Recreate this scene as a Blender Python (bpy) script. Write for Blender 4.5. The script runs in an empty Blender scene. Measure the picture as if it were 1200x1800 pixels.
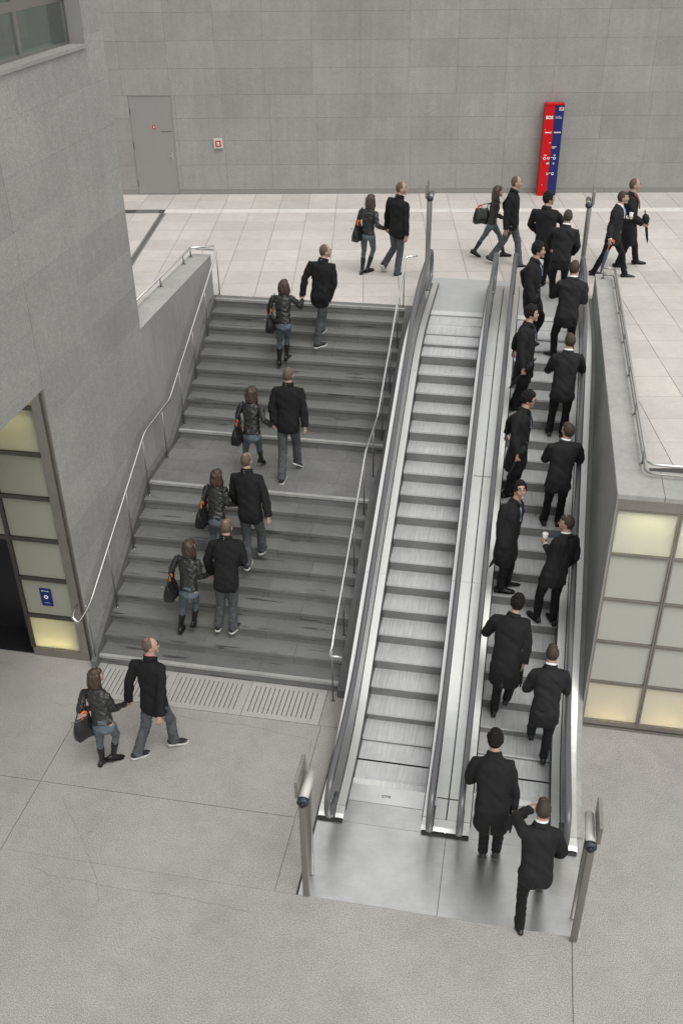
import bpy, bmesh, math, random
from mathutils import Vector, Matrix, noise
random.seed(7)
sc = bpy.context.scene
COL = sc.collection
V = Vector

# ------------------------------------------------------------ camera
cam_d = bpy.data.cameras.new('camera'); cam = bpy.data.objects.new('camera', cam_d); COL.objects.link(cam)
_r = V((0.983076, 0.182912, -0.0102)); _u = V((-0.089621, 0.528743, 0.844037)); _b = V((0.159778, -0.828839, 0.536188))
cam.matrix_world = Matrix(((_r.x, _u.x, _b.x, 1.58506), (_r.y, _u.y, _b.y, -10.26343), (_r.z, _u.z, _b.z, 9.90502), (0, 0, 0, 1)))
cam_d.sensor_fit = 'VERTICAL'; cam_d.sensor_height = 36.0; cam_d.lens = 34.1327
cam_d.clip_end = 500; cam_d.clip_start = .1
sc.camera = cam
# ------------------------------------------------------------ world, sun, exposure
world = bpy.data.worlds.new('World'); sc.world = world; world.use_nodes = True
wn = world.node_tree.nodes; wl = world.node_tree.links; wn.clear()
sky = wn.new('ShaderNodeTexSky'); sky.sky_type = 'NISHITA'; sky.sun_disc = False
SUN_EL, SUN_AZ = 60, 140
sky.sun_elevation = math.radians(SUN_EL); sky.sun_rotation = math.radians(SUN_AZ)
sky.dust_density = 3.0; sky.air_density = 1.0
hs = wn.new('ShaderNodeHueSaturation'); hs.inputs['Saturation'].default_value = .04
wb = wn.new('ShaderNodeBackground'); wb.inputs['Strength'].default_value = 0.15
wo = wn.new('ShaderNodeOutputWorld')
oc = wn.new('ShaderNodeMixRGB'); oc.inputs[0].default_value = .6; oc.inputs[2].default_value = (5.75, 5.75, 5.68, 1)   # even cloud layer over the sky
wl.new(sky.outputs[0], hs.inputs['Color']); wl.new(hs.outputs[0], oc.inputs[1]); wl.new(oc.outputs[0], wb.inputs[0]); wl.new(wb.outputs[0], wo.inputs[0])
sun_d = bpy.data.lights.new('sun', 'SUN'); sun_d.energy = 1.1; sun_d.angle = math.radians(32); sun_d.color = (1, .985, .96)
sun = bpy.data.objects.new('sun', sun_d); COL.objects.link(sun)
az = math.radians(SUN_AZ); el = math.radians(SUN_EL)
sdir = V((math.sin(az) * math.cos(el), math.cos(az) * math.cos(el), math.sin(el)))
sun.rotation_euler = (-sdir).to_track_quat('-Z', 'Y').to_euler()
sc.view_settings.view_transform = 'Standard'; sc.view_settings.look = 'None'; sc.view_settings.gamma = 1
sc.view_settings.use_curve_mapping = False
sc.view_settings.exposure = 0.30
sc.render.engine = 'CYCLES'

# ------------------------------------------------------------ materials
class NT:
    def __init__(s, name):
        s.m = bpy.data.materials.new(name); s.m.use_nodes = True
        s.t = s.m.node_tree; s.N = s.t.nodes; s.L = s.t.links
        s.bs = s.N['Principled BSDF']; s.out = s.N['Material Output']
    def n(s, typ, **k):
        o = s.N.new('ShaderNode' + typ)
        for a, b in k.items():
            if a in o.inputs: o.inputs[a].default_value = b
            else: setattr(o, a, b)
        return o
    def l(s, a, b): s.L.new(a, b)
def setp(b, **k):
    for a, v in k.items(): b.inputs[a.replace('_', ' ')].default_value = v
def rgb(c): return (c[0], c[1], c[2], 1)

def simple(name, col, rough=.5, metal=0., bump=0, bscale=60, spec=.5, coat=0, sheen=0, var=0):
    m = NT(name); setp(m.bs, Base_Color=rgb(col), Roughness=rough, Metallic=metal)
    m.bs.inputs['Specular IOR Level'].default_value = spec
    if coat: m.bs.inputs['Coat Weight'].default_value = coat; m.bs.inputs['Coat Roughness'].default_value = .25
    tc = m.n('TexCoord')
    if bump:
        nz = m.n('TexNoise', Scale=bscale, Detail=4.0); m.l(tc.outputs['Object'], nz.inputs['Vector'])
        b = m.n('Bump', Strength=bump, Distance=.01); m.l(nz.outputs['Fac'], b.inputs['Height']); m.l(b.outputs[0], m.bs.inputs['Normal'])
    if var:
        nz = m.n('TexNoise', Scale=4.0, Detail=6.0); m.l(tc.outputs['Object'], nz.inputs['Vector'])
        mx = m.n('MixRGB'); mx.inputs[1].default_value = rgb([c * (1 - var) for c in col]); mx.inputs[2].default_value = rgb([min(1, c * (1 + var)) for c in col])
        m.l(nz.outputs['Fac'], mx.inputs[0]); m.l(mx.outputs[0], m.bs.inputs['Base Color'])
    return m.m

def stone(name, col, drip=0, speck=.25, sscale=160, blot=.14, bscale=.9, rnd=.10, rough=.75, stain=0, stain_col=(.02, .02, .02), streak=0, bump=.15, warm=0, stretch=(1, 1, 1)):
    """speckled stone / concrete: fine grain + broad blotches + per-piece tone + dirt stains"""
    m = NT(name); b = m.bs
    geo = m.n('NewGeometry'); mp = m.n('Mapping'); mp.inputs['Scale'].default_value = stretch
    m.l(geo.outputs['Position'], mp.inputs['Vector'])
    def noise_(scale, det=5, src=None, rough_=.55):
        t = m.n('TexNoise', Scale=float(scale), Detail=float(det), Roughness=rough_); m.l((src or geo.outputs['Position']), t.inputs['Vector']); return t.outputs['Fac']
    def remap(f, a, c, lo, hi):
        r = m.n('MapRange'); r.inputs[1].default_value = a; r.inputs[2].default_value = c; r.inputs[3].default_value = lo; r.inputs[4].default_value = hi
        m.l(f, r.inputs[0]); return r.outputs[0]
    def mul(a, c):
        q = m.n('Math', operation='MULTIPLY'); m.l(a, q.inputs[0])
        if isinstance(c, float): q.inputs[1].default_value = c
        else: m.l(c, q.inputs[1])
        return q.outputs[0]
    f = remap(noise_(sscale, 2, rough_=.8), .32, .68, 1 - speck, 1 + speck)
    f = mul(f, remap(noise_(bscale, 7, rough_=.65), .3, .7, 1 - blot, 1 + blot))
    f = mul(f, remap(noise_(bscale * 9, 5, mp.outputs[0], .7), .3, .7, 1 - blot * .55, 1 + blot * .55))
    oi = m.n('ObjectInfo'); f = mul(f, remap(oi.outputs['Random'], 0, 1, 1 - rnd, 1 + rnd))
    if streak:
        mp2 = m.n('Mapping'); mp2.inputs['Scale'].default_value = (7, 7, .35); m.l(geo.outputs['Position'], mp2.inputs['Vector'])
        f = mul(f, remap(noise_(1.0, 5, mp2.outputs[0], .6), .35, .75, 1 - streak, 1 + streak * .4))
    cm = m.n('VectorMath', operation='SCALE'); cm.inputs[0].default_value = col; m.l(f, cm.inputs['Scale'])
    outc = cm.outputs[0]
    rg = m.n('Math', operation='ADD'); rg.inputs[0].default_value = rough; rg.inputs[1].default_value = 0
    if stain:
        s1 = remap(noise_(1.7, 8, mp.outputs[0], .72), .53, .66, 0, stain)
        mx = m.n('MixRGB'); m.l(s1, mx.inputs[0]); m.l(outc, mx.inputs[1]); mx.inputs[2].default_value = rgb(stain_col); outc = mx.outputs[0]
        m.l(remap(s1, 0, 1, 0, -.35), rg.inputs[1])
    if drip:
        mp3 = m.n('Mapping'); mp3.inputs['Scale'].default_value = (1.1, 9, 16); m.l(geo.outputs['Position'], mp3.inputs['Vector'])
        s2 = remap(noise_(1.0, 6, mp3.outputs[0], .6), .60, .68, 0, drip)
        mx2 = m.n('MixRGB'); m.l(s2, mx2.inputs[0]); m.l(outc, mx2.inputs[1]); mx2.inputs[2].default_value = rgb(stain_col); outc = mx2.outputs[0]
    m.l(outc, b.inputs['Base Color']); m.l(rg.outputs[0], b.inputs['Roughness'])
    if bump:
        bp = m.n('Bump', Strength=bump, Distance=.004); m.l(noise_(sscale * .8, 3), bp.inputs['Height']); m.l(bp.outputs[0], b.inputs['Normal'])
    return m.m

def brushed(name, col, rough=.3, axis='X', scale=900, dark=.1, groove=0, gscale=55, gaxis='X', dirt=.25, metal=1.0):
    m = NT(name); b = m.bs; setp(b, Metallic=metal)
    geo = m.n('NewGeometry'); mp = m.n('Mapping')
    mp.inputs['Scale'].default_value = {'X': (2, scale, scale), 'Y': (scale, 2, scale), 'Z': (scale, scale, 2)}[axis]
    m.l(geo.outputs['Position'], mp.inputs['Vector'])
    t = m.n('TexNoise', Scale=1.0, Detail=3.0); m.l(mp.outputs[0], t.inputs['Vector'])
    d = m.n('TexNoise', Scale=2.2, Detail=8.0, Roughness=.7); m.l(geo.outputs['Position'], d.inputs['Vector'])
    a = m.n('MapRange'); a.inputs[1].default_value = .3; a.inputs[2].default_value = .7; a.inputs[3].default_value = 1 - dark; a.inputs[4].default_value = 1 + dark; m.l(t.outputs['Fac'], a.inputs[0])
    c = m.n('MapRange'); c.inputs[1].default_value = .35; c.inputs[2].default_value = .7; c.inputs[3].default_value = 1; c.inputs[4].default_value = 1 - dirt; m.l(d.outputs['Fac'], c.inputs[0])
    q = m.n('Math', operation='MULTIPLY'); m.l(a.outputs[0], q.inputs[0]); m.l(c.outputs[0], q.inputs[1])
    last = q.outputs[0]
    if groove:
        w = m.n('TexWave', wave_type='BANDS', bands_direction=gaxis, Scale=float(gscale), Distortion=0.0)
        m.l(geo.outputs['Position'], w.inputs['Vector'])
        r = m.n('MapRange'); r.inputs[1].default_value = .2; r.inputs[2].default_value = .8; r.inputs[3].default_value = 1 - groove; r.inputs[4].default_value = 1; m.l(w.outputs['Fac'], r.inputs[0])
        q2 = m.n('Math', operation='MULTIPLY'); m.l(last, q2.inputs[0]); m.l(r.outputs[0], q2.inputs[1]); last = q2.outputs[0]
        bp = m.n('Bump', Strength=.25, Distance=.003); m.l(w.outputs['Fac'], bp.inputs['Height']); m.l(bp.outputs[0], b.inputs['Normal'])
    sv = m.n('VectorMath', operation='SCALE'); sv.inputs[0].default_value = col; m.l(last, sv.inputs['Scale']); m.l(sv.outputs[0], b.inputs['Base Color'])
    rr = m.n('MapRange'); rr.inputs[3].default_value = rough - .05; rr.inputs[4].default_value = rough + .12; m.l(d.outputs['Fac'], rr.inputs[0]); m.l(rr.outputs[0], b.inputs['Roughness'])
    return m.m

def clear_glass(name, tint=(.93, .96, .94), fac=.10, refl=0):
    m = NT(name); m.N.remove(m.bs)
    tr = m.n('BsdfTransparent'); tr.inputs[0].default_value = rgb(tint)
    gl = m.n('BsdfGlossy', Roughness=.03); lw = m.n('LayerWeight'); lw.inputs[0].default_value = fac
    mx = m.n('MixShader'); m.l(lw.outputs['Fresnel'], mx.inputs[0])
    if refl: m.L.remove(mx.inputs[0].links[0]); mx.inputs[0].default_value = refl; gl.inputs[0].default_value = (.78, .86, .82, 1)
    m.l(tr.outputs[0], mx.inputs[1]); m.l(gl.outputs[0], mx.inputs[2]); m.l(mx.outputs[0], m.out.inputs[0])
    return m.m
def frosted(name, col=(.63, .625, .57)):
    m = NT(name); m.N.remove(m.bs)
    d = m.n('BsdfDiffuse'); d.inputs[0].default_value = rgb(col)
    t = m.n('BsdfTranslucent'); t.inputs[0].default_value = rgb((.75, .78, .72))
    g = m.n('BsdfGlossy', Roughness=.12); lw = m.n('LayerWeight'); lw.inputs[0].default_value = .12
    a = m.n('MixShader'); a.inputs[0].default_value = .32; m.l(d.outputs[0], a.inputs[1]); m.l(t.outputs[0], a.inputs[2])
    b = m.n('MixShader'); m.l(lw.outputs['Fresnel'], b.inputs[0]); m.l(a.outputs[0], b.inputs[1]); m.l(g.outputs[0], b.inputs[2]); m.l(b.outputs[0], m.out.inputs[0])
    return m.m

def fabric(name, col, rough=.85, leather=False, jeans=False, fold=.5, fscale=14, sheen=0):
    m = NT(name); b = m.bs; setp(b, Roughness=rough)
    b.inputs['Specular IOR Level'].default_value = .5 if leather else .25
    tc = m.n('TexCoord'); mp = m.n('Mapping'); mp.inputs['Scale'].default_value = (1, 1, 2.4 if leather else .7); m.l(tc.outputs['Object'], mp.inputs['Vector'])
    n1 = m.n('TexNoise', Scale=float(fscale), Detail=3.0, Distortion=.7); m.l(mp.outputs[0], n1.inputs['Vector'])
    n2 = m.n('TexNoise', Scale=350.0, Detail=2.0); m.l(tc.outputs['Object'], n2.inputs['Vector'])
    r = m.n('MapRange'); r.inputs[1].default_value = .3; r.inputs[2].default_value = .7; r.inputs[3].default_value = .75; r.inputs[4].default_value = 1.3; m.l((n2 if not jeans else n1).outputs['Fac'], r.inputs[0])
    sv = m.n('VectorMath', operation='SCALE'); sv.inputs[0].default_value = col; m.l(r.outputs[0], sv.inputs['Scale']); m.l(sv.outputs[0], b.inputs['Base Color'])
    bp = m.n('Bump', Strength=fold, Distance=.02); m.l(n1.outputs['Fac'], bp.inputs['Height'])
    bp2 = m.n('Bump', Strength=.15, Distance=.002); m.l(n2.outputs['Fac'], bp2.inputs['Height']); m.l(bp.outputs[0], bp2.inputs['Normal']); m.l(bp2.outputs[0], b.inputs['Normal'])
    if sheen: b.inputs['Sheen Weight'].default_value = sheen
    return m.m

M = {}
M['wall'] = stone('wall_panel_concrete', (.300, .291, .275), speck=.16, sscale=60, blot=.09, rnd=.050, streak=.07)
M['walljoint'] = simple('grey_wall_joint', (.245, .237, .222), .9)
M['tower'] = stone('tower_panel_concrete', (.300, .293, .276), speck=.20, sscale=55, blot=.10, rnd=.07, streak=.05)
M['render'] = stone('side_wall_concrete', (.298, .293, .277), speck=.08, sscale=90, blot=.10, rnd=.02, streak=.10)
M['joint'] = simple('dark_joint', (.07, .067, .06), .9)
M['pavjoint'] = simple('paving_joint', (.06, .055, .05), .9)
M['paver'] = stone('pale_plaza_stone', (.52, .487, .458), speck=.16, sscale=70, blot=.10, rnd=.075, rough=.6, bscale=.5, stain=.10, stain_col=(.25, .2, .17), bump=.05)
M['pavstrip'] = stone('white_plaza_strip', (.66, .64, .60), speck=.08, rnd=.04, rough=.6)
M['terrazzo'] = stone('lower_floor_terrazzo', (.330, .316, .298), speck=.50, sscale=80, blot=.11, rnd=.0, rough=.7, bscale=.55, stain=.20, stain_col=(.17, .16, .145), bump=0)
M['grate'] = stone('pale_drain_slab', (.40, .388, .37), speck=.25, sscale=90, blot=.07, rnd=.05)
M['step'] = stone('dark_stair_stone', (.158, .159, .150), speck=.14, sscale=120, blot=.13, bscale=1.4, rnd=.10, drip=.8, rough=.6, stain=.22, stain_col=(.025, .025, .025), stretch=(1.3, 2.6, 2.6), bump=.1)
M['landing'] = stone('dark_landing_stone', (.170, .169, .160), speck=.14, sscale=120, blot=.18, bscale=1.4, rnd=.05, rough=.55, stain=.25)
M['nosing'] = stone('pale_nosing_strip', (.33, .33, .31), speck=.15, blot=.2, rnd=.05)
M['skirtst'] = stone('stair_skirting_stone', (.125, .125, .118), speck=.12, blot=.25, rnd=.05)
M['coping'] = stone('coping_concrete', (.36, .352, .335), speck=.10, blot=.16, bscale=1.3, rnd=.05, streak=.05)
M['steel'] = simple('satin_rail_steel', (.68, .67, .65), .27, 1.0)
M['steeld'] = simple('darker_post_steel', (.36, .345, .325), .38, 1.0)
M['deck'] = brushed('escalator_deck_steel', (.88, .88, .855), .32, 'Y', 500, .06, dirt=.07, metal=.85)
M['plate'] = brushed('comb_plate_steel', (.80, .80, .79), .27, 'X', 200, .07, groove=.20, gscale=26, gaxis='Y', dirt=.20, metal=1.0)
M['plates'] = brushed('smooth_plate_steel', (.82, .82, .81), .34, 'X', 300, .06, dirt=.12, metal=.9)
M['plateup'] = brushed('upper_plate_steel', (.52, .525, .52), .55, 'X', 200, .05, groove=.12, gscale=26, gaxis='Y', dirt=.1, metal=.3)
M['tread'] = brushed('escalator_tread_metal', (.76, .76, .76), .45, 'Y', 110, .16, groove=.18, gscale=34, gaxis='X', dirt=.18, metal=.45)
M['riser'] = brushed('escalator_riser_metal', (.30, .30, .30), .5, 'Z', 260, .12, groove=.35, gscale=34, gaxis='X', dirt=.3, metal=.4)
M['combm'] = brushed('comb_aluminium', (.82, .82, .81), .5, 'Y', 150, .15, groove=.3, gscale=34, gaxis='X', dirt=.15, metal=.2)
M['rubber'] = simple('black_handrail_rubber', (.10, .10, .102), .25, spec=.6)
M['blackbox'] = simple('plain_black', (.012, .012, .012), .4)
M['skirt'] = simple('dark_skirt_panel', (.06, .06, .06), .35, metal=.6)
M['glass'] = clear_glass('clear_balustrade_glass')
M['winglass'] = clear_glass('green_window_glass', (.60, .68, .64), .35, .42)
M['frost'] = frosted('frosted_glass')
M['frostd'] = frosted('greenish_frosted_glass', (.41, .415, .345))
M['frame'] = brushed('bronze_steel_frame', (.44, .415, .385), .4, 'Z', 400, .08)
M['framed'] = brushed('dark_steel_frame', (.17, .16, .15), .4, 'Z', 400, .08)
M['lampbox'] = simple('white_baffle', (.75, .75, .70), .8)
M['dark'] = simple('dark_interior', (.015, .015, .017), .3)
M['door'] = simple('grey_door_paint', (.265, .257, .248), .55, bump=.03, var=.04)
M['crack'] = simple('crack_dirt', (.235, .225, .21), .9)
M['red'] = simple('red_sign_enamel', (.52, .003, .006), .4, var=.05, spec=.25)
M['blue'] = simple('blue_sign_enamel', (.014, .022, .125), .4, var=.08, spec=.25)
M['white'] = simple('white_print', (.80, .80, .78), .5)
M['greyp'] = simple('pale_print', (.5, .55, .7), .5)
M['tube'] = simple('white_gate_tube', (.52, .51, .48), .35)
M['ring'] = simple('dark_blue_cap', (.025, .03, .04), .3)
M['reflection_panel'] = simple('pale_reflection', (.50, .54, .50), .8)  # pale tone standing in for reflections in the window
M['skin'] = simple('skin', (.42, .262, .200), .5, bump=.05, var=.08)
M['lips'] = simple('lips', (.34, .10, .085), .45)
M['eyew'] = simple('eye_white', (.7, .68, .65), .3)
M['iris'] = simple('dark_iris', (.02, .015, .01), .2)
M['hair_black'] = simple('black_hair', (.0065, .0055, .005), .65, bump=1.0, bscale=120, spec=.3)
M['hair_short'] = simple('short_brown_hair', (.045, .031, .022), .6, bump=.6, bscale=160, var=.2)
M['hair_thin'] = simple('thinning_brown_hair', (.105, .072, .050), .6, bump=.5, bscale=180, var=.3)
M['hair_long'] = simple('long_auburn_hair', (.052, .031, .022), .42, bump=.8, bscale=50, var=.3)
M['hair_scalp'] = simple('bald_crown', (.25, .155, .11), .45, var=.15)
M['wool'] = fabric('black_jacket_wool', (.010, .010, .0102), .85, fold=.7)
M['coat'] = fabric('black_overcoat_wool', (.012, .012, .0123), .82, fold=.6, fscale=9)
M['suit'] = fabric('charcoal_suit_wool', (.0155, .0155, .0165), .78, fold=.6, fscale=10)
M['trouser'] = fabric('black_suit_trousers', (.0095, .0095, .010), .8, fold=.6, fscale=10)
M['leather'] = fabric('black_leather', (.021, .021, .021), .30, leather=True, fold=.8, fscale=17)
M['jeans'] = fabric('grey_blue_jeans', (.088, .094, .098), .85, jeans=True, fold=.5, fscale=12)
M['jeansb'] = fabric('blue_jeans', (.100, .122, .138), .85, jeans=True, fold=.5, fscale=12)
M['shirtw'] = simple('white_shirt', (.78, .78, .80), .7)
M['shirtb'] = simple('pale_blue_shirt', (.32, .39, .55), .7)
M['tieb'] = simple('dark_navy_tie', (.012, .016, .045), .5)
M['tiel'] = simple('bright_blue_tie', (.05, .22, .55), .5)
M['scarf'] = simple('red_brown_scarf', (.20, .06, .045), .9, bump=.5)
M['green'] = simple('green_scarf', (.03, .09, .065), .9, bump=.5)
M['pink'] = simple('pink_collar', (.55, .22, .20), .8)
M['shoe'] = simple('black_shoe_leather', (.012, .011, .011), .25)
M['sneak'] = simple('black_canvas', (.012, .012, .014), .7)
M['sole'] = simple('white_sole', (.62, .62, .60), .6)
M['bootl'] = simple('black_boot_leather', (.010, .010, .010), .25, bump=.3, bscale=20)
M['orange'] = simple('orange_umbrella_handle', (.80, .16, .02), .4)
M['umbb'] = fabric('black_umbrella_cloth', (.012, .013, .014), .6, fold=.6)
M['umbl'] = fabric('grey_blue_umbrella_cloth', (.09, .11, .17), .6, fold=.6)
M['cup'] = simple('white_paper_cup', (.78, .78, .76), .5)
M['bagl'] = simple('black_bag_leather', (.012, .012, .013), .22, bump=.6, bscale=18)
M['bagg'] = simple('grey_folio_leather', (.030, .034, .037), .4, bump=.3)
M['beltsteel'] = simple('stud_metal', (.7, .7, .7), .3, metal=1)
M['stopred'] = simple('pale_red_sticker', (.62, .25, .24), .5)

# ------------------------------------------------------------ helpers
def mesh_obj(name, bm, mat, parent=None, smooth=False):
    me = bpy.data.meshes.new(name); bm.to_mesh(me); bm.free()
    mats = mat if isinstance(mat, (list, tuple)) else [mat]
    for q in mats: me.materials.append(q)
    if smooth:
        for p in me.polygons: p.use_smooth = True
    o = bpy.data.objects.new(name, me); COL.objects.link(o)
    if parent is not None: o.parent = parent
    return o
def tag(o, label=None, cat=None, group=None, kind=None):
    if label: o['label'] = label
    if cat: o['category'] = cat
    if group: o['group'] = group
    if kind: o['kind'] = kind
    return o
def empty(name, label, cat, group=None, loc=(0, 0, 0)):
    o = bpy.data.objects.new(name, None); COL.objects.link(o); o.empty_display_size = .2; o.location = loc
    return tag(o, label, cat, group)
def box(bm, x0, x1, y0, y1, z0, z1, mi=0):
    vs = [bm.verts.new((x, y, z)) for z in (z0, z1) for y in (y0, y1) for x in (x0, x1)]
    for f in ((0, 2, 3, 1), (4, 5, 7, 6), (0, 1, 5, 4), (2, 6, 7, 3), (0, 4, 6, 2), (1, 3, 7, 5)):
        bm.faces.new([vs[i] for i in f]).material_index = mi
def bevel(bm, w, seg=1):
    bmesh.ops.bevel(bm, geom=bm.edges[:], offset=w, segments=seg, affect='EDGES', profile=.5)
def boxo(name, mat, parent, x0, x1, y0, y1, z0, z1, bev=0):
    bm = bmesh.new(); box(bm, x0, x1, y0, y1, z0, z1)
    if bev: bevel(bm, bev)
    return mesh_obj(name, bm, mat, parent)
def prism(bm, pts, h, mi=0):
    """pts: ordered 3D polygon, h: extrusion vector"""
    h = V(h); a = [bm.verts.new(p) for p in pts]; b = [bm.verts.new(V(p) + h) for p in pts]; n = len(pts)
    fs = [bm.faces.new(a[::-1]), bm.faces.new(b)]
    for i in range(n): fs.append(bm.faces.new((a[i], a[(i + 1) % n], b[(i + 1) % n], b[i])))
    for f in fs: f.material_index = mi
    return fs
def profile_strip(name, mat, parent, ys, x0, x1, zlo, zhi, smooth=False):
    """solid between x0..x1 following functions zlo(y), zhi(y)"""
    bm = bmesh.new(); rows = []
    for y in ys:
        rows.append([bm.verts.new((x0, y, zlo(y))), bm.verts.new((x1, y, zlo(y))), bm.verts.new((x1, y, zhi(y))), bm.verts.new((x0, y, zhi(y)))])
    for a, b in zip(rows, rows[1:]):
        for i in range(4): bm.faces.new((a[i], a[(i + 1) % 4], b[(i + 1) % 4], b[i]))
    bm.faces.new(rows[0][::-1]); bm.faces.new(rows[-1])
    bmesh.ops.recalc_face_normals(bm, faces=bm.faces[:])
    return mesh_obj(name, bm, mat, parent, smooth)
def frames(pts):
    pts = [V(p) for p in pts]; T = []
    for i in range(len(pts)):
        a = pts[max(0, i - 1)]; b = pts[min(len(pts) - 1, i + 1)]; t = (b - a); T.append(t.normalized() if t.length > 1e-9 else V((0, 0, 1)))
    return pts, T
def tube(bm, pts, rad, n=10, ref=None, caps=True, mi=0):
    pts, T = frames(pts)
    if not isinstance(rad, (list, tuple)): rad = [rad] * len(pts)
    u = V(ref) if ref is not None else (V((1, 0, 0)) if abs(T[0].x) < .9 else V((0, 1, 0)))
    rings = []
    for p, t, r in zip(pts, T, rad):
        u = (u - t * u.dot(t)).normalized(); w = t.cross(u)
        rx, ry = r if isinstance(r, (list, tuple)) else (r, r)
        rings.append([bm.verts.new(p + u * math.cos(2 * math.pi * k / n) * rx + w * math.sin(2 * math.pi * k / n) * ry) for k in range(n)])
    fs = []
    for a, b in zip(rings, rings[1:]):
        for k in range(n): fs.append(bm.faces.new((a[k], a[(k + 1) % n], b[(k + 1) % n], b[k])))
    if caps: fs.append(bm.faces.new(rings[0][::-1])); fs.append(bm.faces.new(rings[-1]))
    for f in fs: f.material_index = mi
    return rings
def catmull(pts, k=5):
    pts = [V(p) for p in pts]; P = [pts[0] * 2 - pts[1]] + pts + [pts[-1] * 2 - pts[-2]]; out = []
    for i in range(1, len(P) - 2):
        for j in range(k):
            t = j / k; a, b, c, d = P[i - 1], P[i], P[i + 1], P[i + 2]
            out.append(.5 * ((2 * b) + (c - a) * t + (2 * a - 5 * b + 4 * c - d) * t * t + (3 * b - a - 3 * c + d) * t ** 3))
    out.append(pts[-1]); return out
def fillet(pts, r=.08, k=5):
    """polyline with rounded corners"""
    pts = [V(p) for p in pts]; out = [pts[0]]
    for i in range(1, len(pts) - 1):
        a, b, c = pts[i - 1], pts[i], pts[i + 1]
        d1 = (a - b); d2 = (c - b); rr = min(r, d1.length * .45, d2.length * .45)
        p = b + d1.normalized() * rr; q = b + d2.normalized() * rr
        for j in range(k + 1):
            t = j / k; out.append(p * (1 - t) ** 2 + b * 2 * t * (1 - t) + q * t * t)
    out.append(pts[-1]); return out
def tubeo(name, mat, parent, pts, rad, n=10, **k):
    bm = bmesh.new(); tube(bm, pts, rad, n, **k); bmesh.ops.recalc_face_normals(bm, faces=bm.faces[:])
    return mesh_obj(name, bm, mat, parent, True)
def text(name, body, size, mat, parent, loc, rot, align='CENTER', ext=.002, bold=0):
    c = bpy.data.curves.new(name, 'FONT'); c.body = body; c.size = size; c.align_x = align; c.align_y = 'CENTER'; c.extrude = ext; c.offset = bold
    o = bpy.data.objects.new(name + '_tmp', c); COL.objects.link(o); bpy.context.view_layer.update()
    me = bpy.data.meshes.new_from_object(o.evaluated_get(bpy.context.evaluated_depsgraph_get())); bpy.data.objects.remove(o)
    me.materials.clear(); me.materials.append(mat)
    r = bpy.data.objects.new(name, me); COL.objects.link(r); r.parent = parent; r.location = loc; r.rotation_euler = rot
    return r
H = 3.312; RISE = H / 20

# ------------------------------------------------------------ sky, ground
def grid_cuts(lo, hi, cuts): return [lo] + [c for c in cuts if lo < c < hi] + [hi]
floor = boxo('lower_floor', M['pavjoint'], None, -14, 12, -22, 3.0, -.3, -.008); tag(floor, 'speckled grey stone floor of the lower hall', kind='structure')
def slab(x0, x1, y0, y1, mat='terrazzo', parent=floor, name='floor_slab', g=.004, z=0.0):
    bm = bmesh.new(); box(bm, x0 + g, x1 - g, y0 + g, y1 - g, -.05, z); return mesh_obj(name, bm, M[mat], parent)
def slabs(x0, x1, y0, y1, l=.0002, r=.0002, b=.0002, t=.0002):
    bm = bmesh.new(); box(bm, x0 + l, x1 - r, y0 + b, y1 - t, -.05, 0.0); return mesh_obj('floor_slab', bm, M['terrazzo'], floor)
J_ = .0045
slabs(-14, -4.09, -2.18, .208, r=J_, b=J_); slabs(-14, -4.09, -22, -2.18, r=J_, t=J_)
slabs(-4.09, -.62, -2.18, -.54, l=J_, r=.003, b=J_, t=J_); slabs(-4.09, -.62, -3.28, -2.18, l=J_, r=.003, t=J_)
slabs(-4.09, 2.81, -22, -3.28, l=J_, r=J_, t=.003); slabs(2.81, 12, -22, -3.28, l=J_); slabs(2.905, 12, -3.28, .1)
slab(-.62, -.36, -3.29, -.54); slab(-.66, -.36, -.54, .19)
slab(-4.32, -4.09, -.60, .2)  if False else None
slab(-9.0, -4.40, .21, 2.9)

# hairline cracks in the old floor
CR = [[(-4.553, -0.754), (-4.405, -0.788), (-4.267, -0.74)],
[(-2.755, -0.676), (-2.266, -0.741), (-1.686, -0.718), (-1.092, -0.782), (-0.693, -0.822)],
[(-3.629, -2.481), (-3.301, -2.821), (-3.072, -3.089), (-2.755, -3.491), (-2.579, -3.815)],
[(-3.62, -3.44), (-3.311, -3.55), (-3.024, -3.539), (-2.509, -3.568), (-1.878, -3.55), (-1.244, -3.576), (-0.757, -3.611)],
[(-0.693, -0.822), (-0.655, -1.294), (-0.591, -2.204), (-0.606, -2.736)],
]
random.seed(5)
for path in CR:
    pts = []
    for a, b in zip(path, path[1:]):
        n = 8
        for i in range(n): t = i / n; pts.append(V((a[0] + (b[0] - a[0]) * t + random.uniform(-.012, .012), a[1] + (b[1] - a[1]) * t + random.uniform(-.012, .012), .0006)))
    bm = bmesh.new(); prev = None
    for i, p in enumerate(pts):
        d = (pts[min(i + 1, len(pts) - 1)] - pts[max(0, i - 1)]).normalized(); q = V((-d.y, d.x, 0)) * random.uniform(.0025, .006)
        cur = (bm.verts.new(p - q), bm.verts.new(p + q))
        if prev: bm.faces.new((prev[0], cur[0], cur[1], prev[1]))
        prev = cur
    bmesh.ops.recalc_face_normals(bm, faces=bm.faces[:]); mesh_obj('floor_crack', bm, M['crack'], floor)
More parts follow.
